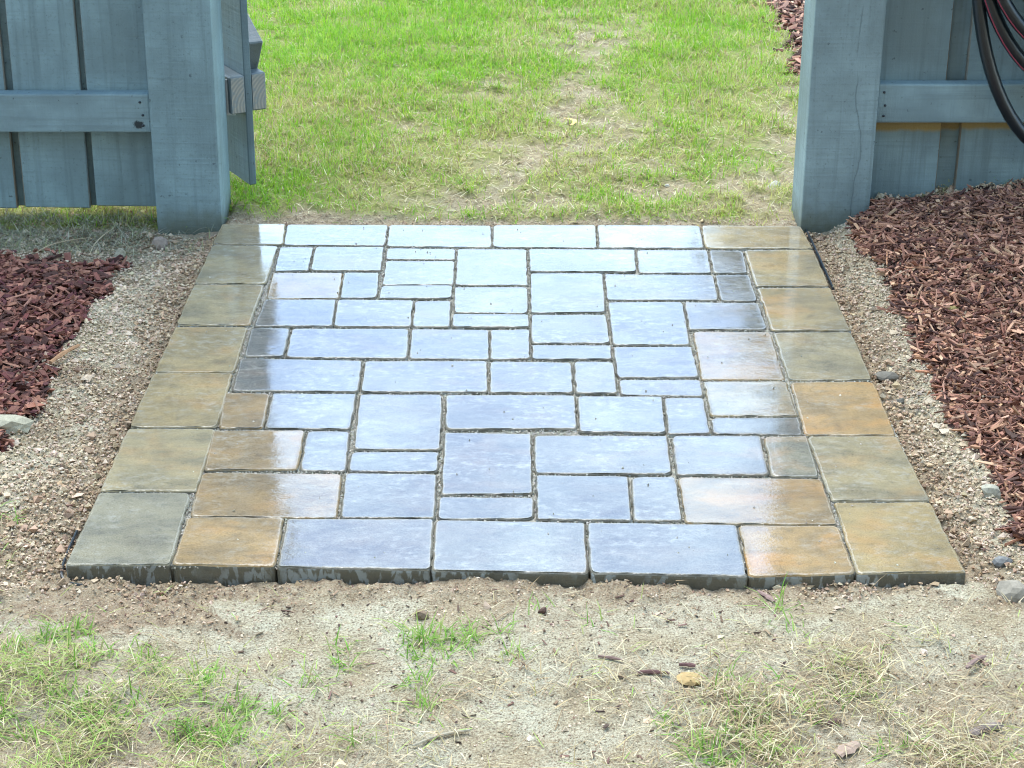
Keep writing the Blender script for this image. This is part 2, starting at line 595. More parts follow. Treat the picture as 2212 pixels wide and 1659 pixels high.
def patio_dist(X, Y):
    """signed distance to the paved quad, negative inside"""
    d = np.full(np.shape(X), -1e9)
    for i in range(4):
        a = PAT[i]
        b = PAT[(i + 1) % 4]
        ex, ey = b[0] - a[0], b[1] - a[1]
        L = math.hypot(ex, ey)
        nx, ny = -ey / L, ex / L                  # outward for this winding
        d = np.maximum(d, (X - a[0]) * nx + (Y - a[1]) * ny)
    return d


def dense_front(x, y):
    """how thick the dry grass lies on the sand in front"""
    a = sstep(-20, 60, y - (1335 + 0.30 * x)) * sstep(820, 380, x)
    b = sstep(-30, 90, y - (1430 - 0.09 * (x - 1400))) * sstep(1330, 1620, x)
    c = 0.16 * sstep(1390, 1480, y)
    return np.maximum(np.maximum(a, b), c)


def zones(X, Y):
    """soil zones at ground points: mulch, lawn, brown crumbly soil with straw shade painted in (0..1 each)"""
    x, y = proj(X, Y, np.full(np.shape(X), -0.02))
    j1 = (fbm(X, Y, 14, 4, 3) - 0.5)
    j2 = (fbm(X, Y, 14, 4, 9) - 0.5)
    xj, yj = x + j1 * 70, y + j2 * 55
    front = Y > 0.6
    mul = (inpoly(xj, yj, MULCH_R) & (Y < 3.9)) | (inpoly(xj, yj, MULCH_L) & (Y < 3.8)) | \
          (inpoly(xj, yj, MULCH_B) & (Y > 4.05))
    mul = (mul & front).astype(float)
    bare = np.zeros(np.shape(X))
    for bx, by, rx, ry, a in BARE:
        q = ((xj - bx) / rx) ** 2 + ((yj - by) / ry) ** 2
        bare = np.maximum(bare, min(1.0, a + .2) * np.exp(-q * 0.55))
    bare = np.clip(bare * (0.25 + 1.7 * sstep(0.35, 0.65, fbm(X, Y, 17, 4, 91))), 0, 1)
    lawn = sstep(3.90, 4.0, Y + j2 * 0.10 + 0.02 * np.sin(X * 3)) * (1 - mul) * (1 - 0.85 * bare)
    lawn = np.where((X < -0.68) & (Y > 3.88), np.maximum(lawn, 1 - mul), lawn)
    pd = patio_dist(X, Y)
    br = sstep(0.11, 0.02, pd + j1 * 0.08) * 0.95
    br = np.maximum(br, 0.8 * sstep(0.50, 0.66, fbm(X, Y, 6, 4, 21)) * sstep(2.05, 2.3, Y) * (Y < 3.9))
    br = np.maximum(br, 0.35 * dense_front(x, y) * (Y < 2.4))  # ground darkened under thick straw, painting in the shade between blades
    br = np.maximum(br, sstep(1.0, 0.4, ((x - 330) / 420) ** 2 + ((yj - 1310) / 75) ** 2))
    for px_, py_, rx, ry in ((330, 1378, 80, 32), (545, 1322, 95, 30), (800, 1345, 190, 45), (1060, 1400, 120, 30), (1400, 1425, 90, 28), (1950, 1330, 120, 30),
                             (2080, 1275, 60, 20), (560, 1570, 60, 25), (640, 1610, 90, 25), (430, 1640, 80, 20), (1340, 1350, 60, 20), (20, 1060, 60, 60)):
        br = br * (1 - 0.95 * sstep(1.2, 0.6, ((xj - px_) / rx) ** 2 + ((yj - py_) / ry) ** 2))
    br = np.where(Y > 3.86, np.maximum(br, 0.6), br)
    return mul, lawn, np.clip(br, 0, 1), bare, x, y


def base_height(X, Y):
    gY = sstep(2.3, 3.75, Y)
    h = np.full(np.shape(X), -0.019)
    h = h + sstep(0.68, 0.86, X) * (0.012 + 0.052 * gY) * (Y < 3.95)
    h = h + sstep(0.85, 1.3, X) * (0.02 + 0.03 * gY) * (Y < 3.95)
    h = h + sstep(-0.80, -1.15, X) * 0.022 * sstep(2.2, 2.8, Y) * sstep(3.8, 3.6, Y)
    h = h - sstep(3.4, 3.8, Y) * sstep(-0.6, -0.75, X) * 0.012
    h = np.where((Y >= 3.84) & (X > -0.66), np.maximum(h, -0.028 + 0.016 * sstep(3.84, 3.9, Y)), h)
    return h


def height(X, Y):
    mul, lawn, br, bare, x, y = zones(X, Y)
    h = base_height(X, Y)
    near = sstep(9.0, 6.5, Y) * sstep(3.2, 2.2, np.abs(X))
    h = h + near * ((fbm(X, Y, 3.0, 3, 31) - 0.5) * 0.026 + (fbm(X, Y, 22, 3, 33) - 0.5) * (0.010 + 0.016 * br)
                    + (fbm(X, Y, 90, 3, 35) - 0.5) * (0.006 + 0.010 * br) * (1 - lawn))
    h = h + 0.012 * lawn * near
    pd = patio_dist(X, Y)
    k = sstep(0.004, -0.010, pd)
    h = h * (1 - k) + k * -0.085
    k2 = sstep(0.06, 0.0, pd) * (1 - k)
    h = np.where(pd > 0, np.minimum(h, -0.012 + np.clip(pd, 0, 1) * 0.9), h)
    return h, mul, lawn, br


def axis_pts(segs):
    a = []
    for lo, hi, st in segs:
        a += list(np.arange(lo, hi, st))
    return a


grow = [0.02 * 1.35 ** i for i in range(1, 32)]
xs = axis_pts([(-1.75, 1.75, 0.0070)])
e = np.cumsum(grow)
xs = [(-1.75 - t) for t in e[::-1]] + xs + [(1.75 + t) for t in e]
ys = axis_pts([(1.60, 4.15, 0.0070), (4.15, 7.0, 0.018)])
ys = [(1.60 - t) for t in e[::-1]] + ys + [(7.0 + t) for t in e]
GX, GY = np.meshgrid(np.array(xs), np.array(ys))
jit = 0.0022 * ((np.abs(GX) < 1.7) & (GY > 1.62) & (GY < 4.1))
GXj = GX + (rng.random(GX.shape) - 0.5) * jit
GYj = GY + (rng.random(GX.shape) - 0.5) * jit
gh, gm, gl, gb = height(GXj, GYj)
ny_, nx_ = GX.shape
idx = np.arange(nx_ * ny_).reshape(ny_, nx_)
quads = np.stack([idx[:-1, :-1], idx[:-1, 1:], idx[1:, 1:], idx[1:, :-1]], -1).reshape(-1, 4)
gv = np.stack([GXj.ravel(), GYj.ravel(), gh.ravel()], 1)
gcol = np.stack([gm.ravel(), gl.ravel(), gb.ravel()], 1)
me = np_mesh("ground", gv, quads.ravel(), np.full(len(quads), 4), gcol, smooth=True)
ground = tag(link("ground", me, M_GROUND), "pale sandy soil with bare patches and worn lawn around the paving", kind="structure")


def hz(X, Y):
    return height(np.asarray(X, float), np.asarray(Y, float))[0]


def G(x, y):
    """survey pixel -> point on the uneven ground"""
    z = -0.02
    for _ in range(4):
        p = P(x, y, z)
        z = float(hz([p[0]], [p[1]])[0])
    return p[0], p[1], z


# ------------------------------------------------------------------ paving
T = (0.39, 0.30, 0.135)     # tan
GR = (0.36, 0.30, 0.16)   # olive grey
DK = (0.30, 0.28, 0.195)
OR = (0.43, 0.285, 0.11)
# corners TL TR BR BL in survey pixels, tint, ochre amount
PAVERS = [
    # back edge row
    ((480, 484), (617, 484), (611, 528), (459, 527), T, .3), ((620, 484), (838, 485), (832, 530), (613, 528), GR, .2),
    ((841, 485), (1061, 486), (1062, 533), (835, 531), GR, .2), ((1065, 486), (1286, 486), (1290, 535), (1065, 533), T, .2),
    ((1290, 486), (1511, 487), (1521, 536), (1294, 535), GR, .2), ((1514, 487), (1729, 489), (1756, 537), (1525, 536), T, .2),
    # border on the side of the gate
    ((459, 529), (602, 531), (573, 612), (420, 612), GR, .2), ((419, 615), (571, 615), (539, 702), (380, 702), GR, .5),
    ((379, 705), (536, 705), (505, 803), (333, 803), T, .9), ((332, 806), (502, 807), (469, 923), (279, 923), T, .5),
    ((277, 926), (466, 926), (425, 1060), (217, 1060), GR, .5), ((215, 1064), (412, 1064), (368, 1219), (140, 1220), DK, .0),
    # border on the side of the hose
    ((1608, 541), (1757, 540), (1791, 618), (1634, 619), T, .5), ((1636, 622), (1793, 621), (1838, 713), (1667, 713), T, .9),
    ((1671, 717), (1839, 716), (1884, 819), (1704, 820), GR, .25), ((1708, 824), (1886, 823), (1935, 939), (1740, 939), OR, 1.),
    ((1744, 943), (1937, 942), (2009, 1081), (1797, 1081), GR, .5), ((1801, 1085), (2011, 1084), (2084, 1235), (1853, 1238), T, .6),
    # front edge row
    ((405, 1117), (612, 1118), (594, 1223), (372, 1219), OR, .6), ((620, 1121), (936, 1122), (930, 1231), (599, 1225), T, .1),
    ((940, 1122), (1263, 1128), (1270, 1237), (935, 1231), GR, .1), ((1268, 1129), (1591, 1133), (1614, 1245), (1276, 1238), DK, .1),
    ((1596, 1134), (1809, 1136), (1848, 1239), (1619, 1244), OR, 1.),
    # field
    ((604, 533), (678, 533), (666, 584), (592, 585), GR, .2), ((682, 533), (830, 533), (823, 585), (670, 584), GR, .2),
    ((836, 535), (985, 537), (983, 560), (833, 559), GR, .1), ((833, 563), (983, 563), (979, 614), (826, 614), T, .2),
    ((824, 617), (978, 616), (976, 644), (818, 644), T, .2), ((988, 537), (1138, 537), (1140, 615), (983, 615), GR, .2),
    ((982, 619), (1140, 619), (1141, 676), (980, 674), T, .2), ((978, 678), (1142, 679), (1144, 706), (976, 706), GR, .2),
    ((589, 588), (740, 588), (732, 643), (575, 644), OR, .5), ((743, 588), (820, 588), (814, 643), (735, 643), GR, .2),
    ((572, 647), (727, 647), (717, 704), (549, 705), DK, .1), ((730, 647), (893, 649), (888, 705), (720, 705), GR, .2),
    ((896, 650), (974, 649), (972, 705), (891, 705), T, .2), ((543, 709), (627, 709), (613, 770), (528, 770), DK, .1),
    ((630, 709), (884, 710), (880, 774), (617, 771), GR, .2), ((889, 710), (1056, 712), (1057, 775), (884, 774), DK, .2),
    ((1060, 713), (1144, 711), (1145, 774), (1060, 776), GR, .2), ((520, 774), (783, 779), (774, 846), (502, 844), DK, .2),
    ((788, 780), (1053, 779), (1054, 846), (779, 846), GR, .2), ((1058, 780), (1234, 782), (1239, 847), (1058, 847), GR, .2),
    ((1240, 781), (1326, 782), (1334, 849), (1243, 850), T, .2), ((1143, 538), (1371, 539), (1376, 587), (1144, 586), GR, .1),
    ((1375, 539), (1528, 539), (1537, 589), (1380, 588), T, .2), ((1532, 540), (1605, 541), (1616, 589), (1541, 589), T, .3),
    ((1145, 590), (1302, 590), (1308, 674), (1146, 676), GR, .1), ((1306, 591), (1541, 593), (1552, 647), (1311, 647), T, .2),
    ((1544, 593), (1618, 593), (1637, 650), (1557, 649), T, .3), ((1313, 652), (1475, 651), (1491, 744), (1324, 744), DK, .1),
    ((1479, 652), (1638, 654), (1658, 711), (1489, 711), T, .3), ((1147, 680), (1309, 680), (1319, 741), (1148, 741), GR, .1),
    ((1149, 745), (1320, 746), (1322, 775), (1149, 776), GR, .1), ((1325, 748), (1494, 748), (1511, 814), (1333, 815), DK, .1),
    ((1336, 819), (1514, 819), (1520, 855), (1342, 852), T, .1), ((1497, 715), (1664, 716), (1695, 818), (1516, 818), OR, .4),
    ((1520, 823), (1698, 822), (1723, 897), (1535, 897), T, .4), ((1536, 901), (1724, 901), (1735, 939), (1540, 936), T, .3),
    ((484, 849), (584, 850), (568, 925), (473, 924), OR, .5), ((589, 850), (770, 851), (757, 927), (572, 926), GR, .1),
    ((777, 852), (956, 852), (951, 972), (763, 971), T, .1), ((962, 853), (1242, 853), (1246, 925), (963, 927), GR, .2),
    ((1248, 856), (1430, 857), (1439, 935), (1251, 933), DK, .1), ((1435, 859), (1520, 858), (1535, 936), (1444, 937), GR, .1),
    ((461, 930), (659, 930), (642, 1014), (441, 1015), OR, .7), ((664, 930), (756, 931), (747, 1017), (647, 1015), GR, .1),
    ((760, 976), (948, 976), (946, 1019), (752, 1018), DK, .1), ((436, 1019), (738, 1022), (727, 1118), (410, 1114), OR, .5),
    ((746, 1022), (944, 1024), (939, 1119), (735, 1119), GR, .1), ((960, 933), (1147, 936), (1151, 1065), (953, 1067), T, .2),
    ((949, 1072), (1153, 1073), (1154, 1119), (945, 1120), DK, .1), ((1154, 940), (1441, 940), (1453, 1023), (1156, 1022), GR, .2),
    ((1451, 941), (1643, 942), (1661, 1026), (1462, 1026), T, .3), ((1651, 944), (1742, 942), (1770, 1030), (1668, 1030), DK, .7),
    ((1158, 1026), (1357, 1028), (1365, 1124), (1160, 1121), DK, .1), ((1364, 1029), (1460, 1029), (1475, 1124), (1369, 1124), GR, .1),
    ((1466, 1030), (1773, 1034), (1809, 1133), (1481, 1130), OR, .6),
]

bm = bmesh.new()
inner = [(PAT[0][0] + .012, PAT[0][1] - .012), (PAT[1][0] - .012, PAT[1][1] - .012),
         (PAT[2][0] - .014, PAT[2][1] + .014), (PAT[3][0] + .014, PAT[3][1] + .014)]
top = [bm.verts.new((p[0], p[1], -0.0065)) for p in inner]
bot = [bm.verts.new((p[0], p[1], -0.080)) for p in inner]
bm.faces.new(top[::-1])
bm.faces.new(bot)
for i in range(4):
    bm.faces.new((top[i], top[(i + 1) % 4], bot[(i + 1) % 4], bot[i]))
bmesh.ops.recalc_face_normals(bm, faces=bm.faces)
me = bpy.data.meshes.new("pavement")
bm.to_mesh(me)
bm.free()
pavement = tag(link("pavement", me, M_SANDBED), "wet concrete paver landing laid between the two fence posts", kind="structure")


def paver_mesh(c4, rnd):
    """one tumbled paver: rounded plan, chipped arris, slightly dished wet top"""
    pts = [np.array(P(*q)[:2]) for q in c4]
    ctr = sum(pts) / 4
    rad = [rnd.uniform(0.005, 0.014) for _ in range(4)]
    segs = [max(2, int(np.linalg.norm(pts[(i + 1) % 4] - pts[i]) / 0.014)) for i in range(4)]
    seed = rnd.randrange(1000)

    def inset_loop(d):
        lines = []
        for i in range(4):
            a, b = pts[i], pts[(i + 1) % 4]
            u = (b - a) / np.linalg.norm(b - a)
            nn = np.array([-u[1], u[0]])
            if np.dot(ctr - a, nn) < 0:
                nn = -nn
            lines.append((a + nn * d, u))
        q = []
        for i in range(4):                       # corner i = line i-1 meets line i
            (p0, u0), (p1, u1) = lines[i - 1], lines[i]
            A = np.array([[u0[0], -u1[0]], [u0[1], -u1[1]]])
            t = np.linalg.solve(A, p1 - p0)
            q.append(p0 + u0 * t[0])
        lp, nr = [], []
        for i in range(4):
            a, b, c = q[i - 1], q[i], q[(i + 1) % 4]
            ua = (a - b) / np.linalg.norm(a - b)
            uc = (c - b) / np.linalg.norm(c - b)
            r = max(0.0035, rad[i] - d * 0.4)
            p0, p2 = b + ua * r, b + uc * r
            for t in (0, .25, .5, .75, 1.0):
                lp.append((1 - t) ** 2 * p0 + 2 * t * (1 - t) * b + t * t * p2)
            r2 = max(0.0035, rad[(i + 1) % 4] - d * 0.4)
            e0, e1 = p2, c - uc * r2
            for k in range(1, segs[i]):
                lp.append(e0 + (e1 - e0) * k / segs[i])
        return np.array(lp)

    L0 = inset_loop(0.0)
    n = len(L0)
    inw = inset_loop(0.004) - L0
    inw /= np.linalg.norm(inw, axis=1)[:, None]
    wob = (fbm(L0[:, 0], L0[:, 1], 60, 3, seed) - 0.5)
    chip = np.clip(fbm(L0[:, 0], L0[:, 1], 38, 3, seed + 5) - 0.52, 0, 1)
    tx, ty = rnd.uniform(-.003, .003), rnd.uniform(-.0022, .0022)
    dz = rnd.uniform(-.001, .001)
    V, F, E = [], [], []
    spec = ((-0.0021, -0.06, 1.0), (-0.0024, -0.0060, 1.0), (-0.0017, -0.0026, 1.0), (-0.0002, -0.0008, .95), (0.0014, 0.0, .8), (0.0052, 0.0, .4), (0.011, 0.0, 0.0))
    for ins, z, e in spec:
        q = inset_loop(ins) + inw * (wob * 0.004 * max(0, 1 - ins / .02) + 0.0006)[:, None]
        if -0.008 < z < -0.0003:
            q = q + inw * (chip * 0.012)[:, None]
        d = q - ctr
        zz = np.full(n, z) if z < -0.05 else dz + d[:, 0] * tx + d[:, 1] * ty + z - (chip * 0.005 if -0.008 < z < -0.0003 else 0)
        for k in range(n):
            V.append((q[k, 0], q[k, 1], float(zz[k])))
            E.append(e)
    m = len(spec)
    for r in range(m - 1):
        for k in range(n):
            k2 = (k + 1) % n
            F.append((r * n + k2, r * n + k, (r + 1) * n + k, (r + 1) * n + k2))
    F.append(tuple((m - 1) * n + k for k in range(n))[::-1])
    F.append(tuple(range(n)))
    me = bpy.data.meshes.new("paver")
    me.from_pydata(V, [], F)
    me.update()
    if me.polygons[len(F) - 2].normal.z < 0:
        me.flip_normals()
    a = me.attributes.new("edge", 'FLOAT', 'POINT')
    a.data.foreach_set("value", np.array(E, np.float32))
    return me


rnd = random.Random(3)
for k, (tl, tr, br_, bl_, col, och) in enumerate(PAVERS):
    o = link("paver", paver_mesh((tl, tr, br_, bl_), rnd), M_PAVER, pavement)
    j = rnd.uniform(0.92, 1.08)
    j *= (0.34 if k in (1, 2, 3, 4, 19, 20, 21) else 0.58) if k < 23 else (0.28 if och < .4 else 0.42)   # the field stands wetter than its border
    if och < .35 and (k >= 23 or k in (1, 2, 3, 4, 19, 20, 21)):
        col = tuple(.35 * c + .65 * .27 for c in col)          # soaked grey concrete
    o.color = (col[0] * j, col[1] * j, col[2] * j, och)

def joint_crumbs():
    """sand standing in the joints and a little grit tracked over the stones"""
    N = 260000
    lo = np.min(np.array(PAT), 0)
    hi = np.max(np.array(PAT), 0)
    X = rng.uniform(lo[0], hi[0], N)
    Y = rng.uniform(lo[1], hi[1], N)
    keep = patio_dist(X, Y) < -0.004
    X, Y = X[keep], Y[keep]
    on = np.zeros(len(X), bool)
    for p in PAVERS:
        q = [P(*c)[:2] for c in p[:4]]
        m = sum(np.array(c) for c in q) / 4
        q = [tuple(m + (np.array(c) - m) * (1 + 0.0006 / np.linalg.norm(np.array(c) - m))) for c in q]
        on |= inpoly(X, Y, q)
    grit = on & (rng.random(len(X)) < 0.0007)
    full = fbm(X, Y, 7, 3, 81)
    joint = ~on & (rng.random(len(X)) < sstep(.3, .6, full) + .25 + .6 * sstep(-.40, -.46, X + .16 * (3.85 - Y) * 0))
    k = grit | joint
    X, Y, g = X[k], Y[k], grit[k]
    n = len(X)
    sz = rng.uniform(.0007, .0017, n)
    iv = np.array([(1, 0, 0), (-1, 0, 0), (0, 1, 0), (0, -1, 0), (0, 0, 1), (0, 0, -1)], float) * 1.15
    it = np.array([(0, 2, 4), (2, 1, 4), (1, 3, 4), (3, 0, 4), (2, 0, 5), (1, 2, 5), (3, 1, 5), (0, 3, 5)])
    v = (iv[None] + rng.normal(0, .3, (n, 6, 3))) * sz[:, None, None]
    z = np.where(g, .0006, rng.uniform(-.0065, -.0025, n))
    v = v + np.stack([X, Y, z], 1)[:, None, :]
    c = pick([(.44, .41, .35), (.38, .35, .29), (.31, .28, .22), (.52, .49, .42)], n, .1)
    me = np_mesh("joint_sand", v.reshape(-1, 3), (np.arange(n)[:, None, None] * 6 + it[None]).ravel(), np.full(n * 8, 3), np.repeat(c, 6, 0))
    tag(link("joint_sand", me, M_CRUMB, pavement), kind="stuff")


# ------------------------------------------------------------------ fence posts, fence panels, gate
YL, YR = 3.862, 3.842
LEAN_L, LEAN_R = math.radians(0.9), math.radians(-0.15)
post = link("fence_post", box_mesh("post", (0.150, 0.150, 2.35), (0, 0, 0.775), 0.005, 2), M_POST_L)
post.location = (-0.744, YL + 0.075, 0)
post.rotation_euler = (0, LEAN_L, 0)
tag(post, "blue grey painted square post that carries the open gate", "post", "gate posts")
post = link("fence_post", box_mesh("post", (0.155, 0.150, 2.35), (0, 0, 0.775), 0.005, 2), M_POST_R)
post.location = (0.7405, YR + 0.075, 0)
post.rotation_euler = (0, LEAN_R, 0)
tag(post, "blue grey painted post with a long split beside the hose", "post", "gate posts")


def fence(name, label, y_post, boards, gaps, zb, rails, x0, x1, lean, bmat, rnd):
    root = tag(empty(name, ((x0 + x1) / 2, y_post + 0.053, 0)), label, "fence", "fence runs beside the gateway")
    cx = (x0 + x1) / 2
    for k, z in enumerate(rails):
        rm = M_RAIL
        if k == 0 and x1 < 0:
            rm = mat_paint("painted_rail_with_knot", 'X', base=(0.215, 0.305, 0.325), knot=(-0.846 - cx, -0.026))
        r = link("rail", box_mesh("rail", (abs(x1 - x0), 0.038, 0.089), (0, 0, 0), 0.004, 2), rm, root)
        r.location = (0, -0.0195, z)
        e_in = (x1 if x1 < 0 else x0) - cx
        sgn = -1 if x1 < 0 else 1
        for nz in (0.026, -0.004, -0.028):
            nl = link("nail", tube_mesh("nail", [(0, 0, 0), (0, -0.0012, 0)], 0.003, 8), M_DARKSTEEL, r)
            nl.location = (e_in + sgn * 0.018 + 0.003 * math.sin(nz * 900), -0.0188, nz)
    for a, b in boards:
        wd = b - a
        o = link("board", box_mesh("board", (wd, 0.018, 1.75), (0, 0, 0.875), 0.002, 1), bmat, root)
        o.location = ((a + b) / 2 - cx, 0.0095 + rnd.uniform(0, .002), zb + rnd.uniform(-.006, .004))
        o.rotation_euler = (0, lean + rnd.uniform(-.002, .002), 0)
    for a, b in gaps:
        o = link("board", box_mesh("board", (b - a, 0.018, 1.75), (0, 0, 0.875), 0.002, 1), bmat, root)
        o.location = ((a + b) / 2 - cx, 0.0305, zb + rnd.uniform(-.006, .004))
        o.rotation_euler = (0, lean, 0)
    return root


rf = random.Random(5)
bl, gl_ = [], []
x = -0.803
edges = [(-0.971, -0.803), (-1.139, -0.986), (-1.305, -1.157)]
while len(edges) < 10:
    b = edges[-1][0] - rf.uniform(0.014, 0.019)
    edges.append((b - rf.uniform(0.140, 0.152), b))
for i in range(len(edges) - 1):
    gl_.append((edges[i + 1][1] - 0.05, edges[i][0] + 0.05))
fence("board_fence", "blue grey board fence with a knotty rail behind the open gate's post", YL + 0.014, edges, gl_, 0.016,
      (0.249, 0.95, 1.60), edges[-1][0] - .05, -0.8195, LEAN_L, M_BOARD_L, rf)
edges = [(0.80, 0.980), (1.024, 1.182)]
while len(edges) < 9:
    a = edges[-1][1] + rf.uniform(0.02, 0.045)
    edges.append((a, a + rf.uniform(0.145, 0.158)))
gr_ = [(edges[i][1] - 0.05, edges[i + 1][0] + 0.05) for i in range(len(edges) - 1)]
fence("board_fence", "blue grey board fence with an ochre bare strip under its rail, hose hung on it", YR + 0.010, edges, gr_, 0.044,
      (0.278, 0.95, 1.62), 0.8185, edges[-1][1] + .05, LEAN_R, M_BOARD_R, rf)

# the gate, swung open into the yard past square
GA = math.radians(30)
gate = empty("gate", (-0.618, YL + 0.172, 0.0), (0, math.radians(0.5), 0))
tag(gate, "blue grey wooden gate swung open into the yard behind its post", "gate")
ux, uy = -math.sin(GA), math.cos(GA)          # along the gate, away from the hinge
nx_g, ny_g = -math.cos(GA), -math.sin(GA)     # towards the camera side
RZ = math.atan2(uy, ux)


def gate_part(name, along0, along1, off, thick, z0, z1, mat, bev=0.003):
    me = box_mesh(name, (along1 - along0, thick, z1 - z0), ((along1 - along0) / 2, 0, 0), bev, 1)
    o = link(name, me, mat, gate)
    o.location = (ux * along0 + nx_g * off, uy * along0 + ny_g * off, (z0 + z1) / 2)
    o.rotation_euler = (0, 0, RZ)
    return o


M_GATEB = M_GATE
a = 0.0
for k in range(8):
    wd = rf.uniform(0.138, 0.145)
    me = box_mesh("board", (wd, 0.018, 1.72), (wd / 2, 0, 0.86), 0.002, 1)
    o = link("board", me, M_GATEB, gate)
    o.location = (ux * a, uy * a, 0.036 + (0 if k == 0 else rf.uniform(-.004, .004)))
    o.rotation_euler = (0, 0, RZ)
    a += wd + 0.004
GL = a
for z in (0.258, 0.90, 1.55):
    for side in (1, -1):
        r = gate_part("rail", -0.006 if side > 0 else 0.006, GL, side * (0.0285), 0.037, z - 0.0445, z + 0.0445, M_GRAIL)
        # sawn end
        me = r.data
        me.materials.append(M_END)
        for p in me.polygons:
            if abs(p.normal.x) > 0.9:
                p.material_index = 1
me = box_mesh("brace", (0.95, 0.037, 0.089), (0.475, 0, 0), 0.003, 1)
br = link("brace", me, M_GRAIL, gate)
br.location = (ux * 0.03 - nx_g * 0.0285, uy * 0.03 - ny_g * 0.0285, 0.335)
br.rotation_euler = (Matrix.Rotation(RZ, 3, 'Z') @ Matrix.Rotation(-math.radians(30), 3, 'Y')).to_euler()
# hinges
for z in (0.252, 1.50):
    hp = (-0.674 + 0.614, YL + 0.160 - (YL + 0.172), z)
    pts = [(hp[0], hp[1], hp[2] + t) for t in np.linspace(-0.062, 0.062, 13)]
    hb = link("hinge", tube_mesh("hinge", pts, 0.0065, 10, [0.0065 if i % 2 else 0.0058 for i in range(13)]), M_ZINC, gate)
    lf = link("hinge_leaf", box_mesh("hinge_leaf", (0.003, 0.034, 0.10), (0, 0, 0), 0.0005, 1), M_DARKSTEEL, hb)
    lf.location = (hp[0] - 0.001, hp[1] - 0.022, hp[2])
    lf = link("hinge_leaf", box_mesh("hinge_leaf", (0.026, 0.003, 0.085), (0, 0, 0), 0.0005, 1), M_ZINC, hb)
    lf.location = (hp[0] + 0.016, hp[1] - 0.001, hp[2])

# ------------------------------------------------------------------ unseen building added behind the camera to keep low sky off the near faces
def added_house():
    root = tag(empty("added_house", (0.5, -2.2, -0.03)), "added beige building, unseen behind the camera, shading the near side of the fence", "added_house")
    sid = mat_plain("added_house_siding", (.34, .32, .27), .7, .3, 0, .08, 8)
    trim = mat_plain("added_house_trim", (.7, .7, .68), .6, .3, 0, .05, 8)
    glass = mat_plain("added_house_glass", (.03, .035, .04), .08, .6, 0, .05, 3)
    link("wall", box_mesh("wall", (13.0, 6.0, 5.2), (0, -3.0, 2.6), .01, 1), sid, root)
    for k in range(26):
        b = link("siding_board", box_mesh("siding_board", (13.0, .018, .19), (0, 0, 0), .003, 1), sid, root)
        b.location = (0, .012, .12 + .2 * k)
        b.rotation_euler = (-.05, 0, 0)
    me = bpy.data.meshes.new("roof")
    me.from_pydata([(-6.9, .55, 5.1), (6.9, .55, 5.1), (6.9, -6.5, 5.1), (-6.9, -6.5, 5.1), (-6.9, -3, 7.2), (6.9, -3, 7.2),
                    (-6.9, .55, 5.25), (6.9, .55, 5.25), (6.9, -6.5, 5.25), (-6.9, -6.5, 5.25)], [],
                   [(0, 3, 2, 1), (6, 7, 5, 4), (8, 9, 4, 5), (0, 1, 7, 6), (2, 3, 9, 8), (0, 6, 4, 9, 3), (1, 2, 8, 5, 7)])
    link("roof", me, mat_plain("added_house_shingle", (.10, .095, .09), .9, .2, 0, .3, 20), root)
    for x in (-4.2, -2.0, 2.4, 4.6):
        f = link("window", box_mesh("window", (1.15, .05, 1.5), (0, 0, 0), .006, 1), trim, root)
        f.location = (x, .045, 2.0)
        p = link("pane", box_mesh("pane", (1.0, .02, 1.34), (0, 0, 0), .002, 1), glass, f)
        p.location = (0, .022, 0)


added_house()

# ------------------------------------------------------------------ out-of-view tree, added as a stand-in to darken the paver reflection
def standin_tree(x, y):
    root = tag(empty("standin_tree", (x, y, -0.05)), "stand-in leafy tree out of view in the yard, added to darken the paver reflection by the split post", "tree")
    r = np.random.default_rng(12)
    tr = [(0, 0, 0), (.05, 0, 1.2), (-.05, .1, 2.6), (.1, 0, 4.2), (0, .05, 5.8), (.05, 0, 7.2)]
    link("trunk", tube_mesh("trunk", tr, .2, 10, [.24, .20, .17, .13, .08, .03]), mat_plain("tree_bark", (.11, .085, .06), .9, .2, 0, .4, 12), root)
    for k in range(9):
        a = k * 2.4
        z = 2.2 + k * .5
        L = 2.0 - .14 * k
        p = [(0, 0, z), (math.cos(a) * L * .5, math.sin(a) * L * .5, z + .4), (math.cos(a) * L, math.sin(a) * L, z + .9)]
        link("limb", tube_mesh("limb", p, .05, 6, [.07, .045, .015]), bpy.data.materials["tree_bark"], root)
    n = 26000
    cl = r.normal(0, 1, (90, 3))
    cl /= np.linalg.norm(cl, axis=1)[:, None]
    cl = cl * (r.random((90, 1)) ** .4) * np.array([2.3, 2.3, 2.7]) + np.array([0, 0, 4.9])
    c = cl[r.integers(0, 90, n)] + r.normal(0, .26, (n, 3))
    a = r.normal(0, 1, (n, 3)); a /= np.linalg.norm(a, axis=1)[:, None]
    b = np.cross(a, r.normal(0, 1, (n, 3))); b /= np.linalg.norm(b, axis=1)[:, None]
    sz = r.uniform(.06, .13, (n, 1))
    V = np.stack([c - a * sz, c + b * sz * .5, c + a * sz, c - b * sz * .5], 1).reshape(-1, 3)
    cols = np.array([(.05, .10, .02), (.07, .13, .03), (.04, .08, .02)])[r.integers(0, 3, n)]
    me = np_mesh("crown", V, np.arange(4 * n), np.full(n, 4), np.repeat(cols, 4, 0))
    link("crown", me, M_BLADE, root)


standin_tree(4.55, 17.0)

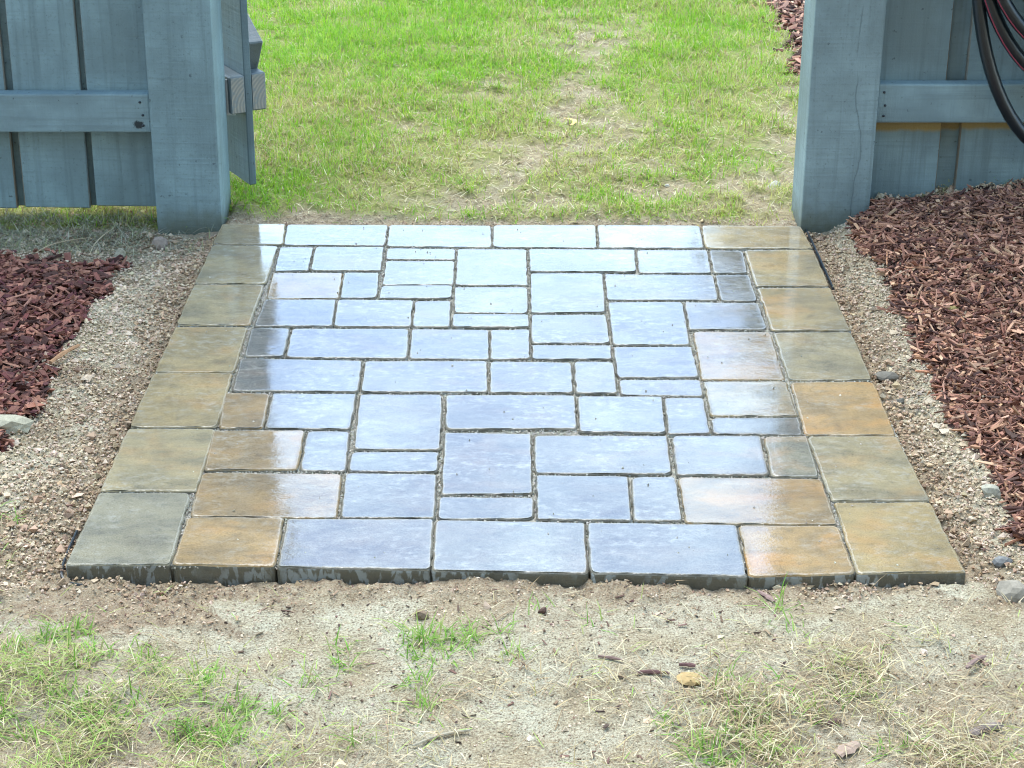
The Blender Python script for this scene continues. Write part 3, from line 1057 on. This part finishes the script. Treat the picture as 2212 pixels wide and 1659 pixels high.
# ------------------------------------------------------------------ hose
hook = tag(empty("hose_hook", (1.262, YR + 0.05, 1.28)), "steel hook on the fence boards that carries the coiled hose", "hook")
me = tube_mesh("arm", [(0, -0.002, -0.03), (0, -0.06, -0.03), (0, -0.12, -0.025), (0, -0.155, -0.005), (0, -0.165, 0.03)], 0.008, 10)
link("arm", me, M_DARKSTEEL, hook)
link("back_plate", box_mesh("back_plate", (0.05, 0.004, 0.12), (0, 0, 0), 0.001, 1), M_DARKSTEEL, hook)
loops = [(.268, .555, 3.826), (.282, .475, 3.812), (.288, .440, 3.790), (.270, .405, 3.806), (.262, .372, 3.780), (.235, .352, 3.800), (.215, .335, 3.772), (.25, .31, 3.795), (.20, .30, 3.77)]
hp, hs = [], []
NP = 72
for i, (a, b, yy) in enumerate(loops):
    a2, b2, y2 = loops[min(i + 1, len(loops) - 1)]
    for k in range(NP):
        t = k / NP
        s = sstep(0.72, 1.0, t)
        aa, bb, y_ = a + (a2 - a) * s, b + (b2 - b) * s, yy + (y2 - yy) * s
        th = math.pi / 2 + 2 * math.pi * t               # starts at the top, goes down the gate side
        cz = 1.272 - bb
        pinch = 1.0 - 0.25 * max(0, math.sin(th)) ** 2
        px, pz = 1.262 + aa * pinch * math.cos(th), cz + bb * math.sin(th)
        hp.append((px, y_, pz))
        nrm = np.array([math.cos(th) / aa, 0, math.sin(th) / bb])
        nrm /= np.linalg.norm(nrm)
        d = nrm * 0.80 + np.array([0, -0.60, 0])
        hs.append(np.array(hp[-1]) + d * 0.0136)
hose = link("garden_hose", tube_mesh("garden_hose", hp, 0.0145, 12), M_RUBBER)
tag(hose, "coiled black rubber hose with a thin red stripe hung on the fence", "hose")
link("stripe", tube_mesh("stripe", hs[NP:3 * NP], 0.0020, 6), M_RED, hose)

# ------------------------------------------------------------------ black plastic paver edging
def edging(pix, zs, label):
    pts = []
    for i in range(len(pix) - 1):
        for t in np.linspace(0, 1, 7)[:-1]:
            q = (pix[i][0] + (pix[i + 1][0] - pix[i][0]) * t, pix[i][1] + (pix[i + 1][1] - pix[i][1]) * t)
            z = zs[i] + (zs[i + 1] - zs[i]) * t
            pts.append(P(q[0], q[1], z))
    pts.append(P(*pix[-1], zs[-1]))
    pts = np.array(pts)
    ker = np.ones(5) / 5
    sm = pts.copy()
    for c in range(3):
        pad = np.concatenate([[pts[0, c]] * 2, pts[:, c], [pts[-1, c]] * 2])
        sm[:, c] = np.convolve(pad, ker, 'valid')
    tang = np.gradient(sm, axis=0)
    nrm = np.stack([-tang[:, 1], tang[:, 0], np.zeros(len(sm))], 1)
    nrm /= np.linalg.norm(nrm, axis=1)[:, None] + 1e-9
    prof = [(-.0022, -.04), (-.0022, -.002), (-.0012, .0008), (.0012, .0008), (.0022, -.002), (.0022, -.04)]
    V, F = [], []
    n = len(prof)
    for i in range(len(sm)):
        for a, b in prof:
            V.append(tuple(sm[i] + nrm[i] * a + np.array([0, 0, b])))
    for i in range(len(sm) - 1):
        for k in range(n):
            k2 = (k + 1) % n
            F.append((i * n + k, i * n + k2, (i + 1) * n + k2, (i + 1) * n + k))
    F += [tuple(range(n)), tuple((len(sm) - 1) * n + k for k in range(n))[::-1]]
    me = bpy.data.meshes.new("paver_edging")
    me.from_pydata(V, [], F)
    me.update()
    return tag(link("paver_edging", me, M_PLASTIC), label, "edging", "plastic edging strips")


edging([(168, 1140), (145, 1192), (134, 1222), (132, 1242), (142, 1256), (172, 1263), (215, 1264), (262, 1260)], [-.02, -.018, -.016, -.017, -.02, -.02, -.021, -.03],
       "black plastic edging curling round the front corner paver on the sand")
edging([(1739, 490), (1757, 526), (1776, 568), (1803, 628)], [-.012, -.004, -.004, -.016],
       "thin black edging strip between the pavers and the post with the split")

# ------------------------------------------------------------------ scatter builders
def blades(name, roots, ang, lean, length, width, cols, mat, label, curl=0.6, flat=None, cat=None):
    """two-segment bent blades"""
    n = len(roots)
    dx, dy = np.cos(ang), np.sin(ang)
    sx, sy = -dy, dx
    h1 = length * 0.55
    h2 = length * 0.5
    l1 = lean
    l2 = np.minimum(lean + curl * rng.random(n), 1.75)
    mid = roots + np.stack([dx * np.sin(l1) * h1, dy * np.sin(l1) * h1, np.cos(l1) * h1], 1)
    tip = mid + np.stack([dx * np.sin(l2) * h2, dy * np.sin(l2) * h2, np.cos(l2) * h2], 1)
    if flat is not None:
        tip[:, 2] = np.maximum(tip[:, 2], roots[:, 2] + 0.001)
    sw = np.stack([sx, sy, np.zeros(n)], 1) * (width / 2)[:, None]
    V = np.stack([roots - sw, roots + sw, mid + sw * 0.8, mid - sw * 0.8, tip], 1).reshape(-1, 3)
    b = np.arange(n)[:, None] * 5
    loops = np.concatenate([b + np.array([[0, 1, 2, 3]]), b + np.array([[3, 2, 4]])], 1).ravel()
    tot = np.tile([4, 3], n)
    C = np.repeat(cols, 5, 0)
    me = np_mesh(name, V, loops, tot, C, smooth=False)
    return tag(link(name, me, mat), label, kind="stuff")


def pick(pal, n, jitter=0.18):
    pal = np.array(pal)
    c = pal[rng.integers(0, len(pal), n)]
    return np.clip(c * (1 + (rng.random((n, 1)) - 0.5) * 2 * jitter) * (1 + (rng.random((n, 3)) - 0.5) * 0.12), 0, 1)


joint_crumbs()


# --- lawn beyond the paving
def lawn():
    N = 300000
    X = rng.uniform(-1.7, 1.5, N)
    Y = 3.86 + 3.6 * rng.random(N) ** 1.15
    mul, lw, br, bare, x, y = zones(X, Y)
    dens = lw * (0.30 + 1.0 * sstep(.25, .7, fbm(X, Y, 7, 5, 51)))
    dens = np.where(bare > 0.3, dens * 0.55, dens)
    keep = rng.random(N) < dens
    X, Y, x, y, bare = X[keep], Y[keep], x[keep], y[keep], bare[keep]
    n = len(X)
    Z = hz(X, Y) - 0.003
    # dryness: greener far off and in tufts, yellower near the gateway
    dry = 0.20 + 0.38 * sstep(60, 400, y) + (fbm(X, Y, 3.2, 4, 61) - 0.5) * 1.5 + (fbm(X, Y, 16, 3, 63) - 0.5) * 0.7
    for gx, gy, rx, ry, a in ((620, 430, 120, 60, .9), (1480, 415, 90, 30, .7), (1300, 170, 120, 40, .5), (1680, 350, 60, 40, .5),
                              (800, 90, 300, 90, .4), (1350, 440, 60, 15, .4)):
        dry -= a * np.exp(-((x - gx) / rx) ** 2 - ((y - gy) / ry) ** 2)
    dry += 0.5 * bare + 0.15 * (x > 1050)
    dry = np.clip(dry, 0, 1)
    r = rng.random(n)
    green = pick([(.18, .39, .02), (.23, .44, .025), (.30, .47, .035), (.16, .35, .018), (.35, .49, .06)], n)
    yell = pick([(.44, .49, .12), (.50, .49, .17), (.37, .45, .09)], n)
    straw = pick([(.50, .43, .23), (.40, .32, .16), (.28, .21, .11), (.58, .52, .32)], n)
    c = np.where((r < 1 - dry * 0.95)[:, None], green, np.where((r < 1 - dry * 0.42)[:, None], yell, straw))
    L = rng.uniform(0.020, 0.046, n) * (1 - 0.25 * bare) * (1 + 0.12 * (Y - 4))
    blades("lawn_grass", np.stack([X, Y, Z], 1), rng.uniform(0, 6.28, n), np.abs(rng.normal(0.95, 0.4, n)), L,
           rng.uniform(.0014, .0026, n) * (1 + 0.12 * (Y - 4)), c, M_BLADE, "short green and yellowing lawn beyond the gateway", 0.9)
    # thatch: flat dead blades between the live ones
    N = 42000
    X = rng.uniform(-2.0, 1.5, N)
    Y = 3.875 + 2.9 * rng.random(N)
    mul, lw, br, bare, x, y = zones(X, Y)
    keep = rng.random(N) < np.clip(0.30 + 0.6 * bare + 0.25 * sstep(150, 430, y), 0, 1) * (1 - mul) * sstep(3.88, 3.97, Y + rng.normal(0, .02, N))
    X, Y = X[keep], Y[keep]
    n = len(X)
    blades("lawn_thatch", np.stack([X, Y, hz(X, Y) + rng.uniform(0, .008, n)], 1), rng.uniform(0, 6.28, n), rng.uniform(1.2, 1.62, n),
           rng.uniform(.012, .04, n), rng.uniform(.0012, .0024, n), pick([(.52, .45, .26), (.42, .34, .18), (.62, .57, .38), (.27, .20, .11)], n),
           M_STRAW, "dead straw coloured grass lying flat in the worn lawn", 0.25)


lawn()


def front_straw():
    N = 230000
    X = rng.uniform(-1.35, 1.35, N)
    Y = rng.uniform(1.45, 2.40, N)
    mul, lw, br, bare, x, y = zones(X, Y)
    d = dense_front(x, y)
    patch = sstep(0.36, 0.62, fbm(X, Y, 9, 4, 71))
    p = d * (0.12 + 0.88 * patch) * 0.52 + 0.006
    keep = (rng.random(N) < p) & (patio_dist(X, Y) > 0.03) & (mul < 0.5)
    X, Y, x, y = X[keep], Y[keep], x[keep], y[keep]
    n = len(X)
    left = sstep(900, 500, x)
    r = rng.random(n)
    straw = pick([(.42, .34, .19), (.49, .42, .26), (.33, .25, .14), (.25, .18, .10), (.54, .48, .32)], n)
    olive = pick([(.29, .29, .10), (.35, .34, .14), (.24, .26, .08)], n)
    grn = pick([(.20, .36, .05), (.26, .40, .08), (.32, .42, .12)], n)
    c = np.where((r < 0.04 + 0.20 * left)[:, None], grn, np.where((r < 0.16 + 0.52 * left)[:, None], olive, straw))
    blades("dry_grass", np.stack([X, Y, hz(X, Y) + rng.uniform(.001, .012, n)], 1), rng.uniform(0, 6.28, n),
           rng.uniform(0.9, 1.58, n), rng.uniform(.014, .042, n), rng.uniform(.0009, .0018, n), c, M_STRAW,
           "tangled dry grass lying on the sand before the paving", 0.45, flat=1)


front_straw()

TUFTS = [(170, 1390, 45, 60), (60, 1420, 60, 60), (210, 1450, 50, 40), (330, 1440, 35, 30), (440, 1480, 30, 35), (500, 1540, 45, 50),
         (460, 1610, 55, 60), (250, 1560, 70, 60), (60, 1600, 80, 80), (120, 1510, 70, 60), (730, 1420, 18, 12), (745, 1450, 22, 14),
         (890, 1400, 18, 22), (955, 1412, 50, 70), (1035, 1400, 45, 50), (1090, 1440, 25, 16), (915, 1500, 28, 26), (900, 1545, 18, 24),
         (1160, 1335, 8, 6), (1280, 1360, 10, 7), (1680, 1335, 22, 22), (1705, 1375, 12, 10), (1568, 1482, 14, 10), (1592, 1515, 14, 12),
         (1625, 1565, 22, 26), (1550, 1510, 10, 6), (1490, 1645, 34, 34), (1440, 1600, 18, 14), (1662, 1492, 12, 8), (1875, 1512, 10, 6),
         (760, 1612, 16, 14), (1905, 1642, 18, 16), (1755, 1545, 10, 8), (1832, 1512, 10, 8), (1545, 1655, 40, 30), (8, 1140, 16, 22), (12, 1230, 14, 10),
         (600, 1560, 30, 18), (660, 1500, 30, 16), (380, 1580, 70, 50), (1990, 1390, 8, 4), (940, 1440, 40, 30), (1640, 1640, 60, 26), (1600, 1590, 50, 20)]


def front_green():
    R, A, LN, LE, W, Cc = [], [], [], [], [], []
    for tx_, ty_, rad, cnt in TUFTS:
        sub = max(1, cnt // 9)
        cs = [(tx_ + rng.normal(0, rad * .5), ty_ + rng.normal(0, rad * .28)) for _ in range(sub)]
        for k in range(int(cnt * 1.5)):
            cx_, cy_ = cs[k % sub]
            p = P(cx_ + rng.normal(0, 16), cy_ + rng.normal(0, 10), -0.03)
            if patio_dist(np.array([p[0]]), np.array([p[1]]))[0] < 0.012:
                continue
            R.append(p)
    R = np.array(R)
    R[:, 2] = hz(R[:, 0], R[:, 1]) - 0.002
    n = len(R)
    c = pick([(.18, .38, .05), (.24, .42, .07), (.32, .43, .11), (.15, .32, .04), (.38, .41, .15)], n)
    blades("green_grass", R, rng.uniform(0, 6.28, n), np.abs(rng.normal(1.0, .4, n)), rng.uniform(.016, .048, n), rng.uniform(.0013, .0024, n), c,
           M_BLADE, "sparse green grass shoots coming up through the sand in front", 0.8)


front_green()


def fence_foot_grass():
    """grey trodden grass under the fence run behind the mulch, and the tuft by the gate post"""
    N = 15000
    X = rng.uniform(-1.75, -0.66, N)
    Y = rng.uniform(3.56, 3.93, N)
    x, y = proj(X, Y, np.full(N, -.03))
    d = sstep(568, 540, y + (fbm(X, Y, 20, 3, 5) - .5) * 50) * np.where(X > -0.83, 0.25 * (Y < 3.85), 1.0)
    keep = (rng.random(N) < d * 0.7) & (patio_dist(X, Y) > 0.02)
    X, Y, y = X[keep], Y[keep], y[keep]
    n = len(X)
    c = pick([(.30, .28, .19), (.22, .22, .15), (.40, .38, .28), (.16, .17, .10), (.26, .27, .12)], n)
    blades("trodden_grass", np.stack([X, Y, hz(X, Y) + rng.uniform(0, .012, n)], 1), rng.uniform(0, 6.28, n), rng.uniform(.8, 1.6, n),
           rng.uniform(.015, .05, n), rng.uniform(.0011, .002, n), c, M_STRAW, "grey dead grass under the fence boards above the bark mulch", .4)


fence_foot_grass()


# --- bark mulch
def chips(name, X, Y, Z, L, W, H, cols, label):
    n = len(X)
    base = np.array([[-.5, -.5, -.5], [.5, -.5, -.5], [.5, .5, -.5], [-.5, .5, -.5], [-.5, -.5, .5], [.5, -.5, .5], [.5, .5, .5], [-.5, .5, .5]])
    v = base[None] * np.stack([L, W, H], 1)[:, None, :]
    v = v + rng.normal(0, 1, v.shape) * np.stack([L * .10, W * .22, H * .3], 1)[:, None, :]
    yaw = rng.uniform(0, 6.28, n)
    pit = rng.normal(0, .28, n)
    rol = rng.normal(0, .5, n)
    cy, sy, cp, sp, cr, sr = np.cos(yaw), np.sin(yaw), np.cos(pit), np.sin(pit), np.cos(rol), np.sin(rol)
    R = np.zeros((n, 3, 3))
    R[:, 0, 0] = cy * cp; R[:, 0, 1] = cy * sp * sr - sy * cr; R[:, 0, 2] = cy * sp * cr + sy * sr
    R[:, 1, 0] = sy * cp; R[:, 1, 1] = sy * sp * sr + cy * cr; R[:, 1, 2] = sy * sp * cr - cy * sr
    R[:, 2, 0] = -sp; R[:, 2, 1] = cp * sr; R[:, 2, 2] = cp * cr
    v = np.einsum('nij,nkj->nki', R, v) + np.stack([X, Y, Z], 1)[:, None, :]
    f = np.array([[0, 3, 2, 1], [4, 5, 6, 7], [0, 1, 5, 4], [1, 2, 6, 5], [2, 3, 7, 6], [3, 0, 4, 7]])
    loops = (np.arange(n)[:, None, None] * 8 + f[None]).ravel()
    me = np_mesh(name, v.reshape(-1, 3), loops, np.full(n * 6, 4), np.repeat(cols, 8, 0))
    return tag(link(name, me, M_CHIP), label, kind="stuff")


def mulch():
    dark = [(.14, .072, .055), (.19, .10, .075), (.09, .047, .040), (.23, .13, .095), (.06, .034, .03), (.16, .09, .072), (.27, .165, .125)]
    for nm, bx, N, Lr, Wr, pal, lab in (
            ("bark_mulch", (.70, 1.75, 1.95, 3.94), 52000, (.006, .050), (.0014, .0048), dark + [(.32, .19, .13), (.38, .26, .19)], "reddish shredded bark mulch heaped below the fence with the hose"),
            ("bark_mulch", (-1.9, -.80, 2.45, 3.70), 24000, (.007, .042), (.002, .011), [tuple(np.array(c) * np.array([.92, .82, .84])) for c in dark] + [(.11, .04, .036), (.08, .03, .034)], "dark purplish bark mulch bed in front of the fence by the gate"),
            ("bark_mulch", (.6, 1.6, 4.3, 6.9), 9000, (.015, .05), (.004, .012), dark + [(.38, .3, .24), (.3, .19, .15)], "strip of brown bark mulch at the edge of the lawn beyond the post")):
        X = rng.uniform(bx[0], bx[1], N)
        Y = rng.uniform(bx[2], bx[3], N)
        mul, lw, br, bare, x, y = zones(X, Y)
        stray = rng.random(N) < 0.05 * ((X > .8) | (X < -.95))
        keep = ((mul > .5) | stray) & (patio_dist(X, Y) > 0.02) & ~((np.abs(X - .74) < .09) & (Y > 3.83)) & ~((Y > 3.862) & (Y < 4.2))
        X, Y = X[keep], Y[keep]
        n = len(X)
        s = rng.random(n) ** 2.6
        L = Lr[0] + (Lr[1] - Lr[0]) * s
        W = rng.uniform(*Wr, n)
        chips(nm, X, Y, hz(X, Y) + rng.uniform(-.001, .014, n), L, W, rng.uniform(.0015, .005, n), pick(pal, n) * np.array([1.28, 1.12, .98]), lab)


mulch()


def debris():
    N = 26000
    X = rng.uniform(-1.4, 1.4, N)
    Y = rng.uniform(1.5, 3.0, N)
    mul, lw, br, bare, x, y = zones(X, Y)
    f = sstep(.35, .65, fbm(X, Y, 6, 4, 77))
    keep = (rng.random(N) < .05 + .15 * f) & (patio_dist(X, Y) > .015) & (mul < .5)
    X, Y = X[keep], Y[keep]
    n = len(X)
    chips("soil_debris", X, Y, hz(X, Y) + rng.uniform(.0, .004, n), .002 + .012 * rng.random(n) ** 3, rng.uniform(.0009, .003, n), rng.uniform(.0006, .002, n),
          pick([(.12, .08, .055), (.20, .135, .09), (.07, .045, .035), (.28, .20, .13), (.16, .09, .07)], n), "dark flecks of bark and root scattered over the sandy soil")


debris()


# --- crumbs of damp sand
def crumbs():
    iv = np.array([(1, 0, 0), (-1, 0, 0), (0, 1, 0), (0, -1, 0), (0, 0, 1), (0, 0, -1)], float) * 1.15
    it = np.array([(0, 2, 4), (2, 1, 4), (1, 3, 4), (3, 0, 4), (2, 0, 5), (1, 2, 5), (3, 1, 5), (0, 3, 5)])
    N = 300000
    X = rng.uniform(-1.45, 1.45, N)
    Y = rng.uniform(1.65, 3.97, N)
    mul, lw, br, bare, x, y = zones(X, Y)
    pd = patio_dist(X, Y)
    sj = y + (fbm(X, Y, 9, 4, 41) - .5) * 260
    sd = sstep(1340, 1180, sj) * np.where((x < 480) | (x > 1730), 1.0, 0.0)
    side = rng.random(N) < sd
    p = (0.17 + 0.43 * sd) * (1 - mul * .93) + 0.42 * br * (Y < 3.9) + 0.5 * ((Y > 3.86) & (Y < 3.93))
    p = p * (1 - 0.9 * np.clip(lw, 0, 1))
    keep = (rng.random(N) < p) & (pd > 0.006) & ~((np.abs(X) > .66) & (np.abs(X) < .83) & (Y > 3.83))
    X, Y, br, side = X[keep], Y[keep], br[keep], side[keep]
    n = len(X)
    s = 0.0009 + 0.0014 * rng.random(n) ** 2 + 0.005 * (rng.random(n) < np.where(side, .035, .008)) * rng.random(n) + 0.0010 * side
    ya, ti = rng.uniform(0, 6.28, n), rng.uniform(-.6, .6, n)
    v = iv[None] * (1 + rng.normal(0, .30, (n, 6, 1))) + rng.normal(0, .22, (n, 6, 3))
    c_, s_, ct_, st_ = np.cos(ya)[:, None], np.sin(ya)[:, None], np.cos(ti)[:, None], np.sin(ti)[:, None]
    a_, b_, d_ = v[..., 0] * c_ - v[..., 1] * s_, v[..., 0] * s_ + v[..., 1] * c_, v[..., 2]
    v = np.stack([a_, b_ * ct_ - d_ * st_, b_ * st_ + d_ * ct_], -1) * s[:, None, None] * np.array([1, 1, .8])
    v = v + np.stack([X, Y, hz(X, Y) + s * .2 + side * rng.random(n) ** 2 * .006], 1)[:, None, :]
    light = pick([(.51, .41, .30), (.54, .44, .325), (.48, .385, .275), (.45, .355, .25)], n, .08) * (0.72 + 0.6 * fbm(X, Y, 12, 4, 43))[:, None]
    brown = pick([(.38, .275, .18), (.34, .245, .16), (.42, .31, .205), (.31, .22, .145)], n, .08) * (0.7 + 0.6 * fbm(X, Y, 12, 4, 47))[:, None]
    c = np.where((rng.random(n) < br * .7 + .05)[:, None], brown, light)
    loops = (np.arange(n)[:, None, None] * 6 + it[None]).ravel()
    me = np_mesh("sand_crumbs", v.reshape(-1, 3), loops, np.full(n * 8, 3), np.repeat(c, 6, 0), smooth=False)
    tag(link("sand_crumbs", me, M_CRUMB), "loose crumbs of sandy soil raked up round the paving", kind="stuff")


crumbs()


# ------------------------------------------------------------------ single stones, clods, chips and twigs
def stone(name, px, size, col, label, cat, squash=.65, seed=1, sink=.3, rot=0.0, aspect=1.0, group=None):
    x, y, z = G(*px)
    r = random.Random(seed)
    bm = bmesh.new()
    bmesh.ops.create_icosphere(bm, subdivisions=2, radius=1.0)
    off = Vector((r.uniform(0, 90), r.uniform(0, 90), r.uniform(0, 90)))
    from mathutils import noise as mn
    cuts = [Vector((r.gauss(0, 1), r.gauss(0, 1), r.gauss(0, .7))).normalized() for _ in range(7)]
    for v in bm.verts:
        d = v.co.normalized()
        k = 1.0
        for c in cuts:
            t = d.dot(c)
            if t > .45:
                k = min(k, .56 / t + .04)
        k *= 1 + .14 * mn.noise(d * 2.5 + off) + .10 * mn.noise(d * 7 + off) + .05 * mn.noise(d * 17 + off)
        v.co = d * k
    bmesh.ops.scale(bm, vec=(size * aspect, size, size * squash), verts=bm.verts)
    me = bpy.data.meshes.new(name)
    bm.to_mesh(me)
    bm.free()
    o = link(name, me, mat_plain(name + "_surface", tuple(c * .62 for c in col), .95, .15, 0, .5, 120))
    o.location = (x, y, z + size * squash * (1 - 2 * sink - .25) * .9)
    o.rotation_euler = (0, 0, rot)
    return tag(o, label, cat, group)


stone("stone", (259, 556), .020, (.50, .46, .34), "pale cream stone at the top corner of the dark mulch bed", "stone", .8, 2, .2)
stone("stone", (24, 925), .036, (.56, .52, .38), "flat pale stone at the frame edge below the dark mulch", "stone", .5, 3, .3, 0, 1.4)
stone("stone", (1674, 408), .021, (.66, .63, .55), "pale rounded stone on the lawn edge beside the split post", "stone", .75, 4, .15, 0, 1.15)
stone("stone", (2196, 1284), .029, (.40, .36, .29), "largest grey brown stone on sand past the front corner paver, below the mulch", "stone", .7, 5, .3)
stone("stone", (1912, 822), .018, (.24, .22, .18), "flat dark grey stone on the sand beside the ochre border paver", "stone", .55, 6, .25, .3, 1.5)
stone("stone", (1941, 870), .014, (.20, .19, .16), "small dark stone on sand a hand below the flat grey one", "stone", .7, 7, .25)
stone("stone", (2142, 1070), .020, (.50, .48, .38), "pale stone at the mulch edge beside the front side border pavers", "stone", .8, 8, .25)
stone("stone", (2167, 1220), .016, (.28, .28, .27), "grey stone on sand between the mulch and the largest stone", "stone", .8, 9, .25)
stone("stone", (2057, 672), .015, (.46, .37, .15), "mustard yellow stone lying on the red bark mulch", "stone", .7, 10, .1, .2, 1.5)
stone("stone", (1442, 392), .009, (.68, .66, .60), "tiny white stone in the worn lawn", "stone", .7, 11, .1)
stone("sand_clod", (343, 536), .022, (.40, .32, .26), "brown clod of soil at the foot of the gate's post", "clod", .9, 12, .25)
stone("sand_clod", (913, 1334), .0125, (.30, .22, .15), "brown clod on pale sand before the second wide front paver", "clod", .8, 13, .2)
stone("sand_clod", (1172, 1324), .008, (.16, .10, .08), "small dark clod on pale sand, the smaller of the two clods there", "clod", .9, 14, .2)
stone("clay_lump", (1493, 1466), .019, (.56, .40, .19), "crumbly orange clay lump in the dry grass before the paving", "clay", .4, 15, .3, 0, 1.15)


def stick(name, a, b, wid, thick, col, label, cat, lift=.004, bend=.1, seed=1, flat=True):
    pa, pb = np.array(G(*a)), np.array(G(*b))
    pa[2] += lift
    pb[2] += lift
    r = np.random.default_rng(seed)
    m = 7
    d = pb - pa
    L = np.linalg.norm(d)
    s = np.array([-d[1], d[0], 0]) / (np.linalg.norm(d[:2]) + 1e-9)
    V, F = [], []
    n = 6
    for i in range(m):
        t = i / (m - 1)
        c = pa + d * t + s * bend * L * math.sin(math.pi * t) + np.array([0, 0, .12 * L * bend * math.sin(math.pi * t)])
        k = (.55 + .45 * math.sin(math.pi * min(max(t, .12), .9))) * (1 + r.normal(0, .12))
        for q in range(n):
            th = 2 * math.pi * q / n
            V.append(tuple(c + s * math.cos(th) * wid / 2 * k * (1 + r.normal(0, .1)) + np.array([0, 0, math.sin(th) * thick / 2 * k])))
    for i in range(m - 1):
        for q in range(n):
            q2 = (q + 1) % n
            F.append((i * n + q, i * n + q2, (i + 1) * n + q2, (i + 1) * n + q))
    F += [tuple(range(n))[::-1], tuple((m - 1) * n + q for q in range(n))]
    V = np.array(V)
    o0 = (pa + pb) / 2
    me = bpy.data.meshes.new(name)
    me.from_pydata([tuple(v - o0) for v in V], [], F)
    me.update()
    o = link(name, me, mat_plain(name + "_surface", col, .85, .2, 0, .4, 150))
    o.location = tuple(o0)
    return tag(o, label, cat)


stick("twig", (892, 1618), (1015, 1584), .005, .004, (.30, .27, .20), "thin grey twig lying on the sand at the bottom of the picture", "twig", .005, .06, 1)
stick("bark_strip", (1377, 1458), (1447, 1460), .008, .005, (.10, .055, .05), "dark red bark strip on sand beside the orange clay lump", "bark", .004, .05, 2)
stick("bark_strip", (1292, 1423), (1345, 1432), .005, .004, (.15, .10, .085), "slim brown bark strip on sand above the dark red one", "bark", .004, .05, 3)
stick("bark_chip", (2092, 1593), (2162, 1573), .016, .010, (.20, .16, .14), "big grey brown bark chip in dry straw, biggest chip near the bottom corner", "bark", .005, .03, 4)
stick("bark_chip", (1808, 1638), (1852, 1612), .022, .007, (.30, .22, .17), "broad pale bark chip in straw at the bottom of the picture", "bark", .005, .03, 5)
stick("bark_chip", (1636, 1285), (1672, 1302), .009, .005, (.22, .15, .13), "brown bark chip on sand just before the last front pavers", "bark", .004, .05, 6)
stick("bark_chip", (2098, 1422), (2132, 1448), .010, .006, (.22, .14, .11), "reddish bark chip in straw below the largest stone", "bark", .005, .05, 7)
stick("bark_chip", (2086, 1460), (2126, 1433), .009, .006, (.20, .14, .12), "bark chip lying across the reddish chip in straw", "bark", .012, .05, 8)
stick("bark_chip", (1787, 1570), (1815, 1563), .010, .006, (.13, .08, .07), "short dark bark chip among straw and green shoots", "bark", .005, .05, 9)
stick("bark_chip", (1466, 1441), (1502, 1444), .008, .005, (.11, .06, .055), "small dark bark chip just behind the orange clay lump", "bark", .004, .05, 10)
stick("twig", (1981, 490), (2013, 446), .004, .003, (.45, .42, .36), "pale bare twig leaning on the mulch by the fence boards", "twig", .010, .05, 11)
stick("bark_chip", (1972, 456), (1989, 430), .009, .005, (.40, .18, .08), "bright orange bark sliver against the fence boards", "bark", .012, .02, 12)
stick("bark_strip", (110, 797), (172, 760), .010, .008, (.30, .17, .09), "long orange brown bark stick on the dark mulch", "bark", .014, .03, 13)
stick("twig", (0, 580), (140, 584), .007, .006, (.12, .075, .06), "dark twig along the top edge of the dark mulch", "twig", .010, .06, 14)
stick("twig", (78, 560), (195, 528), .0035, .003, (.36, .28, .18), "tan grass stalk leaning over the grey grass by the mulch", "twig", .012, .10, 15)
stick("twig", (195, 565), (246, 497), .003, .003, (.40, .33, .22), "thin tan stalk standing up from the mulch edge near the post", "twig", .012, .05, 16)
stick("twig", (1068, 1345), (1105, 1322), .003, .002, (.30, .22, .14), "short brown straw on pale sand below the front pavers", "twig", .004, .02, 17)
stick("leaf", (1220, 262), (1233, 278), .014, .002, (.60, .42, .16), "curled yellow leaf on the bare patch of lawn", "leaf", .010, .15, 18)

# offcut of timber under the boards beside the split post
p = G(1893, 441)
o = link("timber_offcut", box_mesh("timber_offcut", (.05, .06, .028), (0, 0, 0), .002, 1), M_RAWWOOD)
o.location = (p[0], p[1] + .012, .052)
o.rotation_euler = (.1, .35, .5)
tag(o, "raw pine offcut wedged under the fence boards beside the split post", "offcut")
